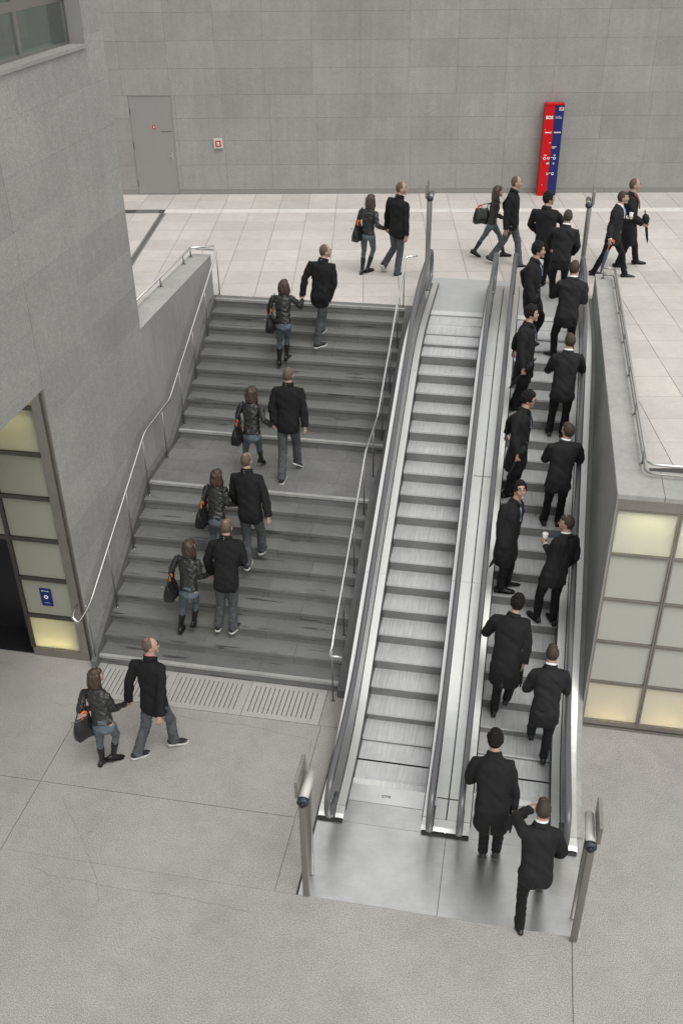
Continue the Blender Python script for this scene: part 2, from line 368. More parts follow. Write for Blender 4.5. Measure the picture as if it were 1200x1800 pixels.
# drainage slabs with slots
gr = empty('drainage_grating', 'row of pale slotted drain slabs at the foot of the stairs', 'drain')
gx = [-4.085, -2.96, -1.80, -.66]
for i in range(3):
    a, b = gx[i] + .004, gx[i + 1] - .004; bm = bmesh.new()
    y0, y1, s0, s1 = -.535, .185, -.44, .10
    box(bm, a, b, y0, s0, -.05, .003); box(bm, a, b, s1, y1, -.05, .003)
    n = 14; m_ = .07; pitch = (b - a - 2 * m_) / n; sw = .014
    box(bm, a, a + m_, s0, s1, -.05, .003)
    x = a + m_
    for k in range(n):
        box(bm, x + sw, x + pitch if k < n - 1 else b, s0, s1, -.05, .003); x += pitch
    mesh_obj('slotted_slab', bm, M['grate'], gr)
boxo('drain_channel', M['dark'], gr, gx[0], gx[3], -.53, .18, -.15, -.06)

# ------------------------------------------------------------ staircase
SX0, SX1 = -4.215, -.50
nose_y = [.19 + .3 * k for k in range(10)] + [4.47 + .297 * k for k in range(10)]
stairs = empty('staircase', 'wide dark stone staircase in two flights with a landing between the side walls', 'staircase', loc=(-2.4, .19, 0))
def P0(parent):  # keep world placement for children of located empties
    return parent.location.copy()
def reparent(o, parent): o.parent = parent; o.matrix_parent_inverse = Matrix.Translation(-parent.location); return o
random.seed(3)
for k in range(20):
    y0 = nose_y[k]; z1 = RISE * (k + 1)
    y1 = nose_y[k + 1] if k < 19 else 7.33
    if k == 9: y1 = 4.47
    yend = y1 + (.02 if k < 19 else 0)
    if k == 9:
        ncol = 3; w = (SX1 - SX0) / ncol
        n_row = 4
        for r in range(n_row):
            off = (.0, .5)[r % 2]; xs = [SX0] + [SX0 + w * (j + off) for j in range(1 - int(off > 0) , ncol + 1) if SX0 < SX0 + w * (j + off) < SX1] + [SX1]
            ya = y0 + .06 + (y1 - y0 - .06) * r / n_row; yb = y0 + .06 + (y1 - y0 - .06) * (r + 1) / n_row
            for a, b in zip(xs, xs[1:]):
                bm = bmesh.new(); box(bm, a + .002, b - .002, ya + .002, yb - .002 + (.03 if r == 3 else 0), z1 - .06, z1 + random.uniform(0, .001))
                reparent(mesh_obj('landing_slab', bm, M['landing']), stairs)
        bm = bmesh.new(); box(bm, SX0, SX1, y0, y1, z1 - .3, z1 - .062); reparent(mesh_obj('landing_base', bm, M['step']), stairs)
        bm = bmesh.new(); box(bm, SX0, SX1, y0 - .012, y0 + .058, z1 - .05, z1 + .003); bevel(bm, .004); reparent(mesh_obj('nosing_strip', bm, M['nosing']), stairs)
        continue
    cuts = sorted(SX0 + (SX1 - SX0) * ((j + (.35 if k % 2 else .0) + random.uniform(-.08, .08)) / 3) for j in range(1, 4))
    xs = [SX0] + [c for c in cuts if c < SX1 - .2] + [SX1]
    for a, b in zip(xs, xs[1:]):
        bm = bmesh.new(); ys_ = y0 + (.05 if k in (0, 10, 19) else 0)
        dz = random.uniform(-.0015, .0015)
        # tread slab slightly oversailing the riser block
        box(bm, a + .0015, b - .0015, ys_ - (0 if k in (0, 10, 19) else .012), yend, z1 - .05, z1 + dz)
        box(bm, a + .0025, b - .0025, y0 + .004, yend, z1 - RISE - .03, z1 - .052)
        reparent(mesh_obj('stone_step', bm, M['step']), stairs)
    if k in (0, 10, 19):
        bm = bmesh.new(); box(bm, SX0, SX1, y0 - .012, y0 + .046, z1 - .05, z1 + .003); bevel(bm, .004); reparent(mesh_obj('nosing_strip', bm, M['nosing']), stairs)
# solid core below
def stair_z(y):
    if y < .19: return RISE * (y - .19) / .3 + RISE
    if y < 2.89: return RISE + (y - .19) / .3 * RISE
    if y < 4.17: return RISE * 10
    if y < 7.143: return RISE * 10 + (y - 4.17) / .297 * RISE
    return H
bm = bmesh.new()
prism(bm, [(SX0, .22, -.01), (SX0, 2.95, 1.4), (SX0, 4.5, 1.4), (SX0, 7.3, 3.0), (SX0, 7.3, -.01)], (SX1 - SX0, 0, 0)); reparent(mesh_obj('stair_core', bm, M['joint']), stairs)
ys = [.06, .19, .5, 1, 1.5, 2, 2.5, 2.80, 3.0, 4.0, 4.15, 4.5, 5, 5.5, 6, 6.5, 7.05, 7.2, 7.33]
skz = lambda y: min(stair_z(y) + .10, H + .002) if y > .1 else .12
reparent(profile_strip('side_skirting', M['skirtst'], None, ys, -4.298, SX0 - .001, lambda y: -.01, skz), stairs)
reparent(profile_strip('side_skirting', M['skirtst'], None, ys, SX1 + .001, -.365, lambda y: -.01, lambda y: max(.1, min(stair_z(y) + .05, H + .002))), stairs)

# ------------------------------------------------------------ left wall, tower, parapet
TX = -4.30
def wall_panels(parent, mat, plane, u0, u1, v0, v1, pu, pv, uoff=0, voff=0, holes=(), name='wall_panel', t=.02, proud=.0012, backoff=0, run=False):
    """panels on an axis plane; plane=('x',val,sign) -> u=y, v=z ; ('y',val,sign) -> u=x, v=z"""
    ax, val, sg = plane; meshes = {}
    j0 = math.floor((v0 - voff) / pv); j = j0
    while voff + j * pv < v1 - 1e-6:
        a0, a1 = max(v0, voff + j * pv), min(v1, voff + (j + 1) * pv)
        off = uoff + (pu * .5 if (run and j % 2) else 0)
        i = math.floor((u0 - off) / pu)
        while off + i * pu < u1 - 1e-6:
            b0, b1 = max(u0, off + i * pu), min(u1, off + (i + 1) * pu); i += 1
            if b1 - b0 < .02 or a1 - a0 < .02: continue
            pieces = [(b0, b1, a0, a1)]
            for (hu0, hu1, hv0, hv1) in holes:
                new = []
                for (p0, p1, q0, q1) in pieces:
                    if p1 <= hu0 or p0 >= hu1 or q1 <= hv0 or q0 >= hv1: new.append((p0, p1, q0, q1)); continue
                    if p0 < hu0: new.append((p0, hu0, q0, q1))
                    if p1 > hu1: new.append((hu1, p1, q0, q1))
                    m0, m1 = max(p0, hu0), min(p1, hu1)
                    if q0 < hv0: new.append((m0, m1, q0, hv0))
                    if q1 > hv1: new.append((m0, m1, hv1, q1))
                pieces = new
            for (p0, p1, q0, q1) in pieces:
                if p1 - p0 < .02 or q1 - q0 < .02: continue
                g = .0007; dz = random.uniform(0, proud)
                key = (round(p1 - p0, 3), round(q1 - q0, 3))
                if key not in meshes:
                    bm = bmesh.new(); wu, wv = p1 - p0 - 2 * g, q1 - q0 - 2 * g
                    if ax == 'x': box(bm, (-t if sg > 0 else 0), (0 if sg > 0 else t), 0, wu, 0, wv)
                    else: box(bm, 0, wu, (-t if sg > 0 else 0), (0 if sg > 0 else t), 0, wv)
                    me = bpy.data.meshes.new(name); bm.to_mesh(me); bm.free(); me.materials.append(M[mat]); meshes[key] = me
                o = bpy.data.objects.new(name, meshes[key]); COL.objects.link(o); o.parent = parent
                o.location = (val + sg * dz, p0 + g, q0 + g) if ax == 'x' else (p0 + g, val + sg * dz, q0 + g)
        j += 1
tower = empty('building_tower', 'tall grey concrete building at the left edge with frosted panes and a strip window', 'building')
WIN = (-2.5, 2.92, 8.29, 9.75)
wall_panels(tower, 'tower', ('x', TX, 1), .20, 3.53, .0, 12.6, 1.665, .60, uoff=.20, voff=.0, holes=[(-9, WIN[1], WIN[2], WIN[3])], name='wall_panel')
wall_panels(tower, 'tower', ('x', TX, 1), -4.8, .195, 4.66, 12.6, 1.665, .60, uoff=.195 - 1.665 * 3, voff=.0, holes=[(WIN[0], 9, WIN[2], WIN[3])], name='wall_panel')
bk = bmesh.new()
box(bk, -12, TX - .022, 2.95, 3.52, 0, 12.6); box(bk, -12, TX - .022, .30, 2.95, 4.7, 8.27); box(bk, -12, TX - .022, -9, .30, 4.67, 8.27)
box(bk, -12, TX - .022, -9, 2.95, 9.77, 12.6); box(bk, -4.62, TX - .022, .3, 2.95, 0, 4.7); box(bk, -12, TX - .022, -9, -2.55, 8.2, 9.8); box(bk, -12, -6.2, -3, 2.97, 8.2, 9.8)
mesh_obj('concrete_core', bk, M['render'], tower)
boxo('soffit', M['render'], tower, -12, TX, -9, .195, 4.60, 4.66)
boxo('wall_panel', M['tower'], tower, TX - .02, TX, -9, -4.802, 4.66, 12.6)
# strip window in the side face
GXX = -4.54
wf = mesh_obj('window_frame', (lambda bm: (box(bm, GXX - .03, GXX + .03, WIN[0], 2.90, 8.80, 8.90), box(bm, GXX - .03, GXX + .03, WIN[0], 2.90, 8.30, 8.335), box(bm, GXX - .03, GXX + .03, 2.86, 2.918, 8.335, 9.74),
     box(bm, GXX - .028, GXX + .028, 1.50, 1.58, 8.336, 8.799), box(bm, GXX - .028, GXX + .028, -.3, -.22, 8.336, 8.799), box(bm, GXX - .028, GXX + .028, 1.50, 1.58, 8.901, 9.74)) and bm)(bmesh.new()), M['steeld'], tower)
boxo('window_sill', M['tower'], tower, GXX - .05, TX + .03, WIN[0], 2.918, 8.255, 8.298)
for a, b in ((1.58, 2.86), (-.22, 1.50), (-2.5, -.3)):
    boxo('window_pane', M['winglass'], tower, GXX - .006, GXX + .006, a, b, 8.336, 8.799)
boxo('window_pane', M['winglass'], tower, GXX - .006, GXX + .006, 1.58, 2.86, 8.901, 9.74); boxo('window_pane', M['winglass'], tower, GXX - .006, GXX + .006, -2.5, 1.50, 8.901, 9.74)
boxo('window_jamb', M['door'], tower, GXX - .3, TX - .003, 2.919, 2.945, 8.3, 9.75)
for a, b in ((1.75, 2.35), (.95, 1.42), (-.1, .7)):
    boxo('reflection_panel', M['reflection_panel'], tower, -4.80, -4.79, a, b, 8.45, 9.7)  # pale panels added behind the glass in place of its reflections
boxo('room_back', M['reflection_panel'], tower, -6.15, -6.1, -2.5, 2.9, 8.2, 9.8)  # back wall toned pale to brighten the unlit room
# glazed front of the tower under the overhang
FY = .21
jamb = boxo('steel_jamb', M['frame'], tower, -4.52, -4.385, FY - .02, .30, .155, 4.66)
boxo('steel_jamb', M['frame'], tower, -4.383, TX - .001, FY + .03, .29, 0, 4.66)
boxo('steel_plinth', M['frame'], tower, -5.30, -4.385, FY - .02, .30, 0, .153)
boxo('steel_mullion', M['framed'], tower, -5.315, -5.262, FY - .03, .29, .156, 4.66)
zs_ = [.156, .79, 1.49, 2.19, 2.90, 3.60, 4.30, 4.66]
for k in range(6):
    z0, z1 = zs_[k], zs_[k + 1]
    boxo('steel_transom', M['framed'], tower, -5.26, -4.522, FY - .025, .28, z1 - .03, z1 + .03)
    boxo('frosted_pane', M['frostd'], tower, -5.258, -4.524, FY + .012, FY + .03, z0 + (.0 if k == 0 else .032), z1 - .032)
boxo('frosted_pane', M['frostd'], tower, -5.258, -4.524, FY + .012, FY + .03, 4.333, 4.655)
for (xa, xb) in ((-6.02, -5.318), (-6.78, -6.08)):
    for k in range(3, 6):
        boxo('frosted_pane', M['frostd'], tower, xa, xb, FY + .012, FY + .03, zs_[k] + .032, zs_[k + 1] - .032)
        boxo('steel_transom', M['framed'], tower, xa, xb, FY - .025, .28, zs_[k] - .03, zs_[k] + .03)
    boxo('steel_mullion', M['framed'], tower, xa - .058, xa - .003, FY - .03, .29, 0 if xa < -6.5 else 2.19, 4.66)
boxo('lift_door', M['dark'], tower, -6.08, -5.318, .75, .8, 0, 2.15); boxo('lift_door', M['dark'], tower, -6.85, -6.082, .75, .8, 0, 2.15)
boxo('door_head', M['framed'], tower, -6.9, -5.318, .31, .8, 2.12, 2.16)
boxo('entrance_mat', M['dark'], tower, -6.85, -5.32, .22, .745, .001, .012)
bm = bmesh.new()  # unseen white box added behind the panes to spread the lamp light
box(bm, -7.4, -4.63, .62, .66, 2.2, 4.7); box(bm, -5.30, -4.63, .62, .66, 0, 2.2); box(bm, -5.31, -5.30, .30, .64, 0.0, 2.2)
box(bm, -5.29, -4.53, .27, .60, .775, .80); box(bm, -5.29, -4.53, .27, .60, 3.58, 3.61); mesh_obj('light_baffle_box', bm, M['lampbox'], tower)  # shelves added to keep lamp light off the middle panes
def area(name, loc, rot, sx, sy, e, col=(1, .82, .5)):
    d = bpy.data.lights.new(name, 'AREA'); d.shape = 'RECTANGLE'; d.size = sx; d.size_y = sy; d.energy = e; d.color = col
    o = bpy.data.objects.new(name, d); COL.objects.link(o); o.location = loc; o.rotation_euler = rot; return o
LAMPS = []
LAMPS.append((area('strip_lamp', (-4.89, .40, .10), (math.radians(180), 0, 0), .62, .06, 16, (1, .76, .34)), tower))
LAMPS.append((area('strip_lamp', (-4.90, .40, 4.60), (0, 0, 0), .7, .06, 26, (1, .82, .42)), tower))
for o_, p_ in LAMPS: o_.parent = p_
# blue direction sign on a pane
sg = boxo('blue_sign', M['blue'], tower, -4.99, -4.815, FY - .004, FY + .010, 1.00, 1.315)
sg['label'] = 'small blue sign with white ring on a frosted pane'
def ring(name, mat, parent, loc, r, w, nrm='y', t=.004, n=24, sgn=-1):
    bm = bmesh.new(); vs = []
    for rr in (r, r - w):
        for dz in (0, t):
            vs.append([bm.verts.new((math.cos(2 * math.pi * k / n) * rr, sgn * dz, math.sin(2 * math.pi * k / n) * rr)) for k in range(n)])
    for k in range(n):
        q = (k + 1) % n
        for a, b in ((0, 1), (1, 3), (3, 2), (2, 0)): bm.faces.new((vs[a][k], vs[a][q], vs[b][q], vs[b][k]))
    bmesh.ops.recalc_face_normals(bm, faces=bm.faces[:])
    o = mesh_obj(name, bm, mat, parent); o.location = loc; return o
ring('white_ring', M['white'], sg, (-4.903, FY - .005, 1.165), .034, .016)
text('sign_lettering', 'Bahnsteig', .030, M['white'], sg, (-4.903, FY - .006, 1.275), (math.pi / 2, 0, 0), ext=.001)
text('sign_lettering', 'Ausgang', .024, M['greyp'], sg, (-4.903, FY - .006, 1.06), (math.pi / 2, 0, 0), ext=.001)

# parapet beside the stair head
PZ = 4.09
par = empty('parapet_wall', 'grey concrete parapet wall beside the stair head, carrying a low rail', 'wall')
boxo('wall_body', M['render'], par, -4.70, TX, 3.525, 7.33, 0, PZ - .004)
boxo('coping', M['coping'], par, -4.705, TX + .003, 3.525, 5.40, PZ - .003, PZ + .02, .006)
boxo('coping', M['coping'], par, -4.705, TX + .003, 5.405, 7.335, PZ - .003, PZ + .02, .006)

# ------------------------------------------------------------ right building
RX = 2.955
pav = empty('glass_pavilion', 'low concrete building with frosted glass front and terrace roof right of the escalators', 'building')
boxo('side_wall', M['render'], pav, RX, RX + .40, .62, 8.15, 0, 3.83 - .07); boxo('side_wall', M['render'], pav, RX, RX + .018, .12, .618, 0, 3.76)
boxo('coping', M['coping'], pav, RX - .003, 3.37, 5.45, 8.155, 3.76, 3.832, .005); boxo('coping', M['coping'], pav, RX - .003, 3.37, 2.95, 5.446, 3.76, 3.832, .005); boxo('coping', M['coping'], pav, RX - .003, 3.37, .706, 2.946, 3.76, 3.832, .005)
for a, b in ((RX - .003, 3.50), (3.504, 4.20), (4.204, 5.6), (5.604, 8.2)):
    boxo('coping', M['coping'], pav, a, b, .070, .702, 3.76, 3.832, .005)
boxo('front_header', M['frame'], pav, RX + .02, 8.2, .10, .20, 3.61, 3.757)
boxo('parapet_body', M['render'], pav, RX + .02, 8.2, .575, .615, 0, 3.757)
boxo('corner_pilaster', M['render'], pav, RX + .001, RX + .02, .085, .12, 0, 3.757)
zr = [.15, .84, 1.54, 2.24, 2.94, 3.60]
px = RX + .02
PW = .755
mx_ = [px + i * PW for i in range(7)]
for i, x in enumerate(mx_):
    boxo('steel_mullion', M['frame'], pav, x, x + .022, .088, .17, .15, 3.608)
    if i: boxo('steel_mullion', M['frame'], pav, x - .028, x - .006, .088, .17, .15, 3.608)
for i in range(6):
    a, b = mx_[i] + .024, mx_[i + 1] - .03
    boxo('vent_plinth', M['frame'], pav, mx_[i] + .001, mx_[i + 1] - .003, .086, .17, 0, .045); boxo('vent_plinth', M['framed'], pav, mx_[i] + .001, mx_[i + 1] - .003, .10, .17, .047, .075); boxo('vent_plinth', M['frame'], pav, mx_[i] + .001, mx_[i + 1] - .003, .086, .17, .077, .148)
    for k in range(5):
        z0, z1 = zr[k], zr[k + 1]
        boxo('steel_transom', M['frame'], pav, a, b, .090, .165, z1 - .022, z1 - .002); boxo('steel_transom', M['frame'], pav, a, b, .090, .165, z1 + .002, z1 + .022 if k < 4 else z1 + .008)
        boxo('frosted_pane', M['frost'], pav, a, b, .118, .134, z0 + (.024 if k else 0), z1 - .024)
bm = bmesh.new(); box(bm, RX + .03, 8.2, .52, .56, 0, 3.6); box(bm, RX + .03, 8.2, .18, .56, 3.60, 3.62); box(bm, RX + .019, RX + .024, .18, .55, 0, 3.6); box(bm, RX + .03, 8.2, .18, .52, .83, .85); box(bm, RX + .03, 8.2, .18, .52, 2.93, 2.95); mesh_obj('light_baffle_box', bm, M['lampbox'], pav)  # added unseen box, its shelves confine lamp light to the end rows
boxo('terrace_base', M['joint'], pav, 3.36, 9, .6, 20, 2.9, H - .03)
for i in range(4):
    xx = (mx_[i] + mx_[i + 1]) / 2
    l_ = area('strip_lamp', (xx, .30, .10), (math.radians(180), 0, 0), .45, .05, 7, (1, .66, .26)); l_.parent = pav
    l_ = area('strip_lamp', (xx, .30, 3.56), (0, 0, 0), .45, .05, 6.5, (1, .88, .50)); l_.parent = pav

# ------------------------------------------------------------ upper floor
A0 = V((-8.8424, 14.2987, 0)); E_ = V((.98729, .15892, 0)); NN = V((.15892, -.98729, 0)); WANG = math.atan2(E_.y, E_.x)
def WP(e, n, z=H): p = A0 + E_ * e + NN * n; return V((p.x, p.y, z))
regions = [[(-14, 3.53), (-4.71, 3.53), (-4.71, 20), (-14, 20)], [(-4.71, 7.336), (-.37, 7.336), (-.37, 20), (-4.71, 20)], [(-.37, 8.985), (2.88, 8.985), (2.88, 20), (-.37, 20)], [(2.88, 8.16), (3.375, 8.16), (3.375, 20), (2.88, 20)], [(3.375, .706), (14, .706), (14, 20), (3.375, 20)]]
def clip(poly, conv):
    out = poly
    for i in range(len(conv)):
        a, b = conv[i], conv[(i + 1) % len(conv)]; inp = out; out = []
        if not inp: break
        def sd(p): return (b[0] - a[0]) * (p[1] - a[1]) - (b[1] - a[1]) * (p[0] - a[0])
        for j in range(len(inp)):
            p, q = inp[j], inp[(j + 1) % len(inp)]; sp, sq = sd(p), sd(q)
            if sp >= 0: out.append(p)
            if (sp >= 0) != (sq >= 0):
                t = sp / (sp - sq); out.append((p[0] + (q[0] - p[0]) * t, p[1] + (q[1] - p[1]) * t))
    return out
bm = bmesh.new()
for r in regions:
    prism(bm, [(x, y, 3.0) for x, y in r], (0, 0, H - .008 - 3.0))
up = mesh_obj('upper_floor', bm, M['pavjoint']); tag(up, 'pale stone paving of the upper plaza', kind='structure')
ntile = 0
def tile(e0, e1, n0, n1, mat='paver', name='paving_slab', g=.004, dz=0):
    global ntile
    q = [WP(e0 + g, n1 - g), WP(e1 - g, n1 - g), WP(e1 - g, n0 + g), WP(e0 + g, n0 + g)]; quad = [(p.x, p.y) for p in q]
    c = sum((V((p.x, p.y, H)) for p in q), V()) / 4; l = cam.matrix_world.inverted() @ c
    u = l.x / -l.z * 34.13 / 24; v = l.y / -l.z * 34.13 / 36
    if abs(u) > .60 or abs(v) > .60: return
    bm = bmesh.new(); zz = H + random.uniform(-.0008, .0008) + dz; any_ = False
    for r in regions:
        pl = clip(quad, r); 
        cl = []
        for p in pl:
            if not cl or (abs(p[0] - cl[-1][0]) + abs(p[1] - cl[-1][1])) > 1e-4: cl.append(p)
        if len(cl) > 2 and (abs(cl[0][0] - cl[-1][0]) + abs(cl[0][1] - cl[-1][1])) < 1e-4: cl.pop()
        if len(cl) >= 3:
            ar = abs(sum(cl[i][0] * cl[(i + 1) % len(cl)][1] - cl[(i + 1) % len(cl)][0] * cl[i][1] for i in range(len(cl)))) / 2
            if ar < .002: continue
            prism(bm, [(x, y, zz - .03) for x, y in cl], (0, 0, .03)); any_ = True
    if any_: mesh_obj(name, bm, M[mat], up); ntile += 1
    else: bm.free()
rows = [(0, .67), (.67, 1.46)] + [(1.79 + .741 * k, 1.79 + .741 * (k + 1)) for k in range(17)]
PE = .7085
for (n0, n1) in rows:
    for k in range(-5, 22):
        e0 = 1.34 + PE * k
        if e0 < 1.2 and n0 > 1.5 and n0 < 8:   # beyond the drain line larger offset
            pass
        tile(e0, e0 + PE, n0, n1)
for k in range(0, 11): tile(1.34 + 1.417 * k, 1.34 + 1.417 * (k + 1), 1.462, 1.788, 'pavstrip', 'white_strip_slab', dz=.001)
tile(.62, 1.20, 1.464, 1.786, 'step', 'dark_inset_slab', dz=.001)
print('tiles', ntile)
# drain channel strip on the plaza
bm = bmesh.new()
def strip(bm, pts, w, z0, z1):
    a, b = V(pts[0]), V(pts[1]); d = (b - a).normalized(); s = V((-d.y, d.x, 0)) * w / 2
    prism(bm, [a - s + V((0, 0, z0)), b - s + V((0, 0, z0)), b + s + V((0, 0, z0)), a + s + V((0, 0, z0))], (0, 0, z1 - z0))
strip(bm, (WP(1.33, 1.82, 0), WP(1.33, 7.6, 0)), .15, H - .02, H + .004)
dr = mesh_obj('slot_drain', bm, M['landing']); tag(dr, 'long dark slot drain crossing the upper plaza at the far left', 'drain')
bm = bmesh.new(); strip(bm, (WP(1.33, 1.82, 0), WP(1.33, 7.6, 0)), .05, H + .0045, H + .008); mesh_obj('drain_cover', bm, M['steeld'], dr)

# ------------------------------------------------------------ back wall
bw = empty('concrete_wall', 'long grey panelled concrete wall behind the upper plaza', 'wall', loc=(A0.x, A0.y, H)); bw.rotation_euler = (0, 0, WANG)
DOOR = (.37, 1.455, .03, 2.42)
ver = [.0, .12, .74, 1.34, 1.88, 2.425, 3.03, 3.65, 4.27, 4.9, 5.6]
vj = []
for j in range(1, len(ver) - 1):
    pass
bmk = bmesh.new(); box(bmk, -3, .372, .021, .3, -.3, 5.8); box(bmk, 1.453, 18, .021, .3, -.3, 5.8); box(bmk, .372, 1.453, .021, .3, 2.418, 5.8); mesh_obj('wall_core', bmk, M['walljoint'], bw)
def bwp(u0, u1, v0, v1, mat='wall', dy=0):
    g = .0017; k = random.uniform(0, .0012) + dy; bm = bmesh.new(); box(bm, u0 + g, u1 - g, -k, .02, v0 + g, v1 - g); o = mesh_obj('wall_panel', bm, M[mat], bw); return o
PWD = 1.183
for j in range(1, len(ver) - 1):
    for i in range(-3, 14):
        u0 = .27 + PWD * i + (0.0 if j > 4 else .1); u1 = u0 + PWD
        v0, v1 = ver[j], ver[j + 1]
        if v1 <= 2.43:
            if u0 < DOOR[0] < u1 and u0 > DOOR[0] - .35: u0_ = None
            if u1 > DOOR[0] and u0 < DOOR[1]:
                if u0 < DOOR[0] - .03: bwp(u0, DOOR[0], v0, v1)
                if u1 > DOOR[1] + .03: bwp(DOOR[1], u1, v0, v1)
                continue
        bwp(u0, u1, v0, v1)
base_l = [(-3, DOOR[0]), (DOOR[1], 3.0), (3.0, 4.1), (4.1, 5.3), (5.3, 7.6), (7.6, 10), (10, 12.5), (12.5, 18)]
for a, b in base_l: 
    bm = bmesh.new(); box(bm, a + .003, b - .003, .004, .02, 0, .118); mesh_obj('wall_base', bm, M['walljoint'], bw)
dl = mesh_obj('door', (lambda bm: (box(bm, DOOR[0] + .012, DOOR[1] - .012, .006, .05, .012, 2.408),) and bm)(bmesh.new()), M['door'], bw)
mesh_obj('door_frame', (lambda bm: (box(bm, DOOR[0], DOOR[0] + .010, -.006, .06, 0, 2.42), box(bm, DOOR[1] - .010, DOOR[1], -.006, .06, 0, 2.42), box(bm, DOOR[0], DOOR[1], -.006, .06, 2.410, 2.423)) and bm)(bmesh.new()), M['door'], bw)
hd = bmesh.new(); tube(hd, fillet([(1.36, .006, .98), (1.36, -.05, .98), (1.26, -.05, .98)], .02), .010, 8); box(hd, 1.345, 1.375, -.004, .006, .88, 1.05); mesh_obj('handle', hd, M['steel'], dl)
hg = bmesh.new(); box(hg, DOOR[0] + .012, DOOR[0] + .024, -.012, .006, 1.95, 2.12); box(hg, DOOR[0] + .012, DOOR[0] + .024, -.012, .006, 1.15, 1.32); box(hg, DOOR[0] + .012, DOOR[0] + .024, -.012, .006, .2, .37); mesh_obj('hinges', hg, M['framed'], dl)
bm = bmesh.new(); box(bm, 1.12, 1.40, 0.001, .0058, 1.560, 1.572); mesh_obj('lock_strip', bm, M['framed'], dl)
ds = boxo('door_sign', M['red'], dl, .92, .99, .000, .0055, 1.63, 1.72); boxo('sign_symbol', M['white'], ds, .945, .968, -.002, -.0005, 1.65, 1.70)
al = empty('alarm_box', 'red fire call point in a pale steel box right of the grey door', 'alarm box', loc=tuple(WP(2.57, 0, H + 1.28))); al.rotation_euler = (0, 0, WANG)
bm = bmesh.new(); box(bm, -.115, .115, -.07, -.003, -.12, .12); bevel(bm, .006); mesh_obj('steel_housing', bm, M['tube'], al)
bm = bmesh.new(); box(bm, -.065, .065, -.086, -.071, -.07, .07); bevel(bm, .004); rb = mesh_obj('red_plate', bm, M['red'], al)
boxo('white_symbol', M['white'], al, -.03, .03, -.090, -.0865, -.04, .04); boxo('push_button', M['ring'], al, -.010, .010, -.094, -.0905, -.02, .012)

# info pillar
PN = .30
pil = empty('information_pillar', 'tall red and blue emergency and information pillar standing before the grey wall', 'information pillar', loc=tuple(WP(10.97, PN, H))); pil.rotation_euler = (0, 0, WANG)
hw = .232; hz = 2.19
bm = bmesh.new(); box(bm, -hw, .0, 0, .24, 0, hz); mesh_obj('red_half', bm, M['red'], pil)
bm = bmesh.new(); box(bm, .0015, hw, .02, .24, .012, hz - .002); mesh_obj('blue_half', bm, M['blue'], pil)
bm = bmesh.new(); box(bm, -hw - .004, hw + .004, -.012, .245, hz + .001, hz + .03); mesh_obj('red_cap', bm, M['red'], pil)
RT = (math.pi / 2, 0, 0)
text('sos_lettering', 'SOS', .10, M['white'], pil, (-.115, -.003, 1.90), RT, bold=.004)
text('info_lettering', 'Info', .105, M['greyp'], pil, (.115, .017, 1.90), RT)
text('logo_lettering', 'DB', .075, M['red'], pil, (.165, .010, 2.10), RT, bold=.003); boxo('logo_plate', M['white'], pil, .11, .22, .013, .019, 2.06, 2.14)
text('notruf_lettering', 'Notruf', .055, M['white'], pil, (-.115, -.003, 1.55), RT, bold=.002); text('auskunft_lettering', 'Auskunft', .048, M['white'], pil, (.115, .017, 1.55), RT, bold=.002)
for (x, z, r_) in ((-.145, .93, .034), (.11, .93, .034), (.10, .80, .022), (.10, .55, .034)):
    yb = -.001 if x < 0 else .019
    ring('call_button_ring', M['white'], pil, (x, yb, z), r_, r_ * .4)
for (x0, x1, z0) in ((-.17, -.09, 1.0), (.08, .14, 1.0), (-.09, -.01, .94), (-.09, -.01, .91), (.01, .07, .94), (-.09, -.01, .81), (-.08, -.01, .79), (.02, .13, 1.20), (.02, .10, 1.17), (-.06, -.02, 1.30), (-.06, -.01, .56), (-.06, -.01, .53), (.01, .05, .56), (-.15, -.135, .27), (-.2, -.185, 1.62)):
    yb = -.001 if x0 < 0 else .019
    boxo('printed_line', M['white'], pil, x0, x1, yb - .002, yb, z0, z0 + .013)

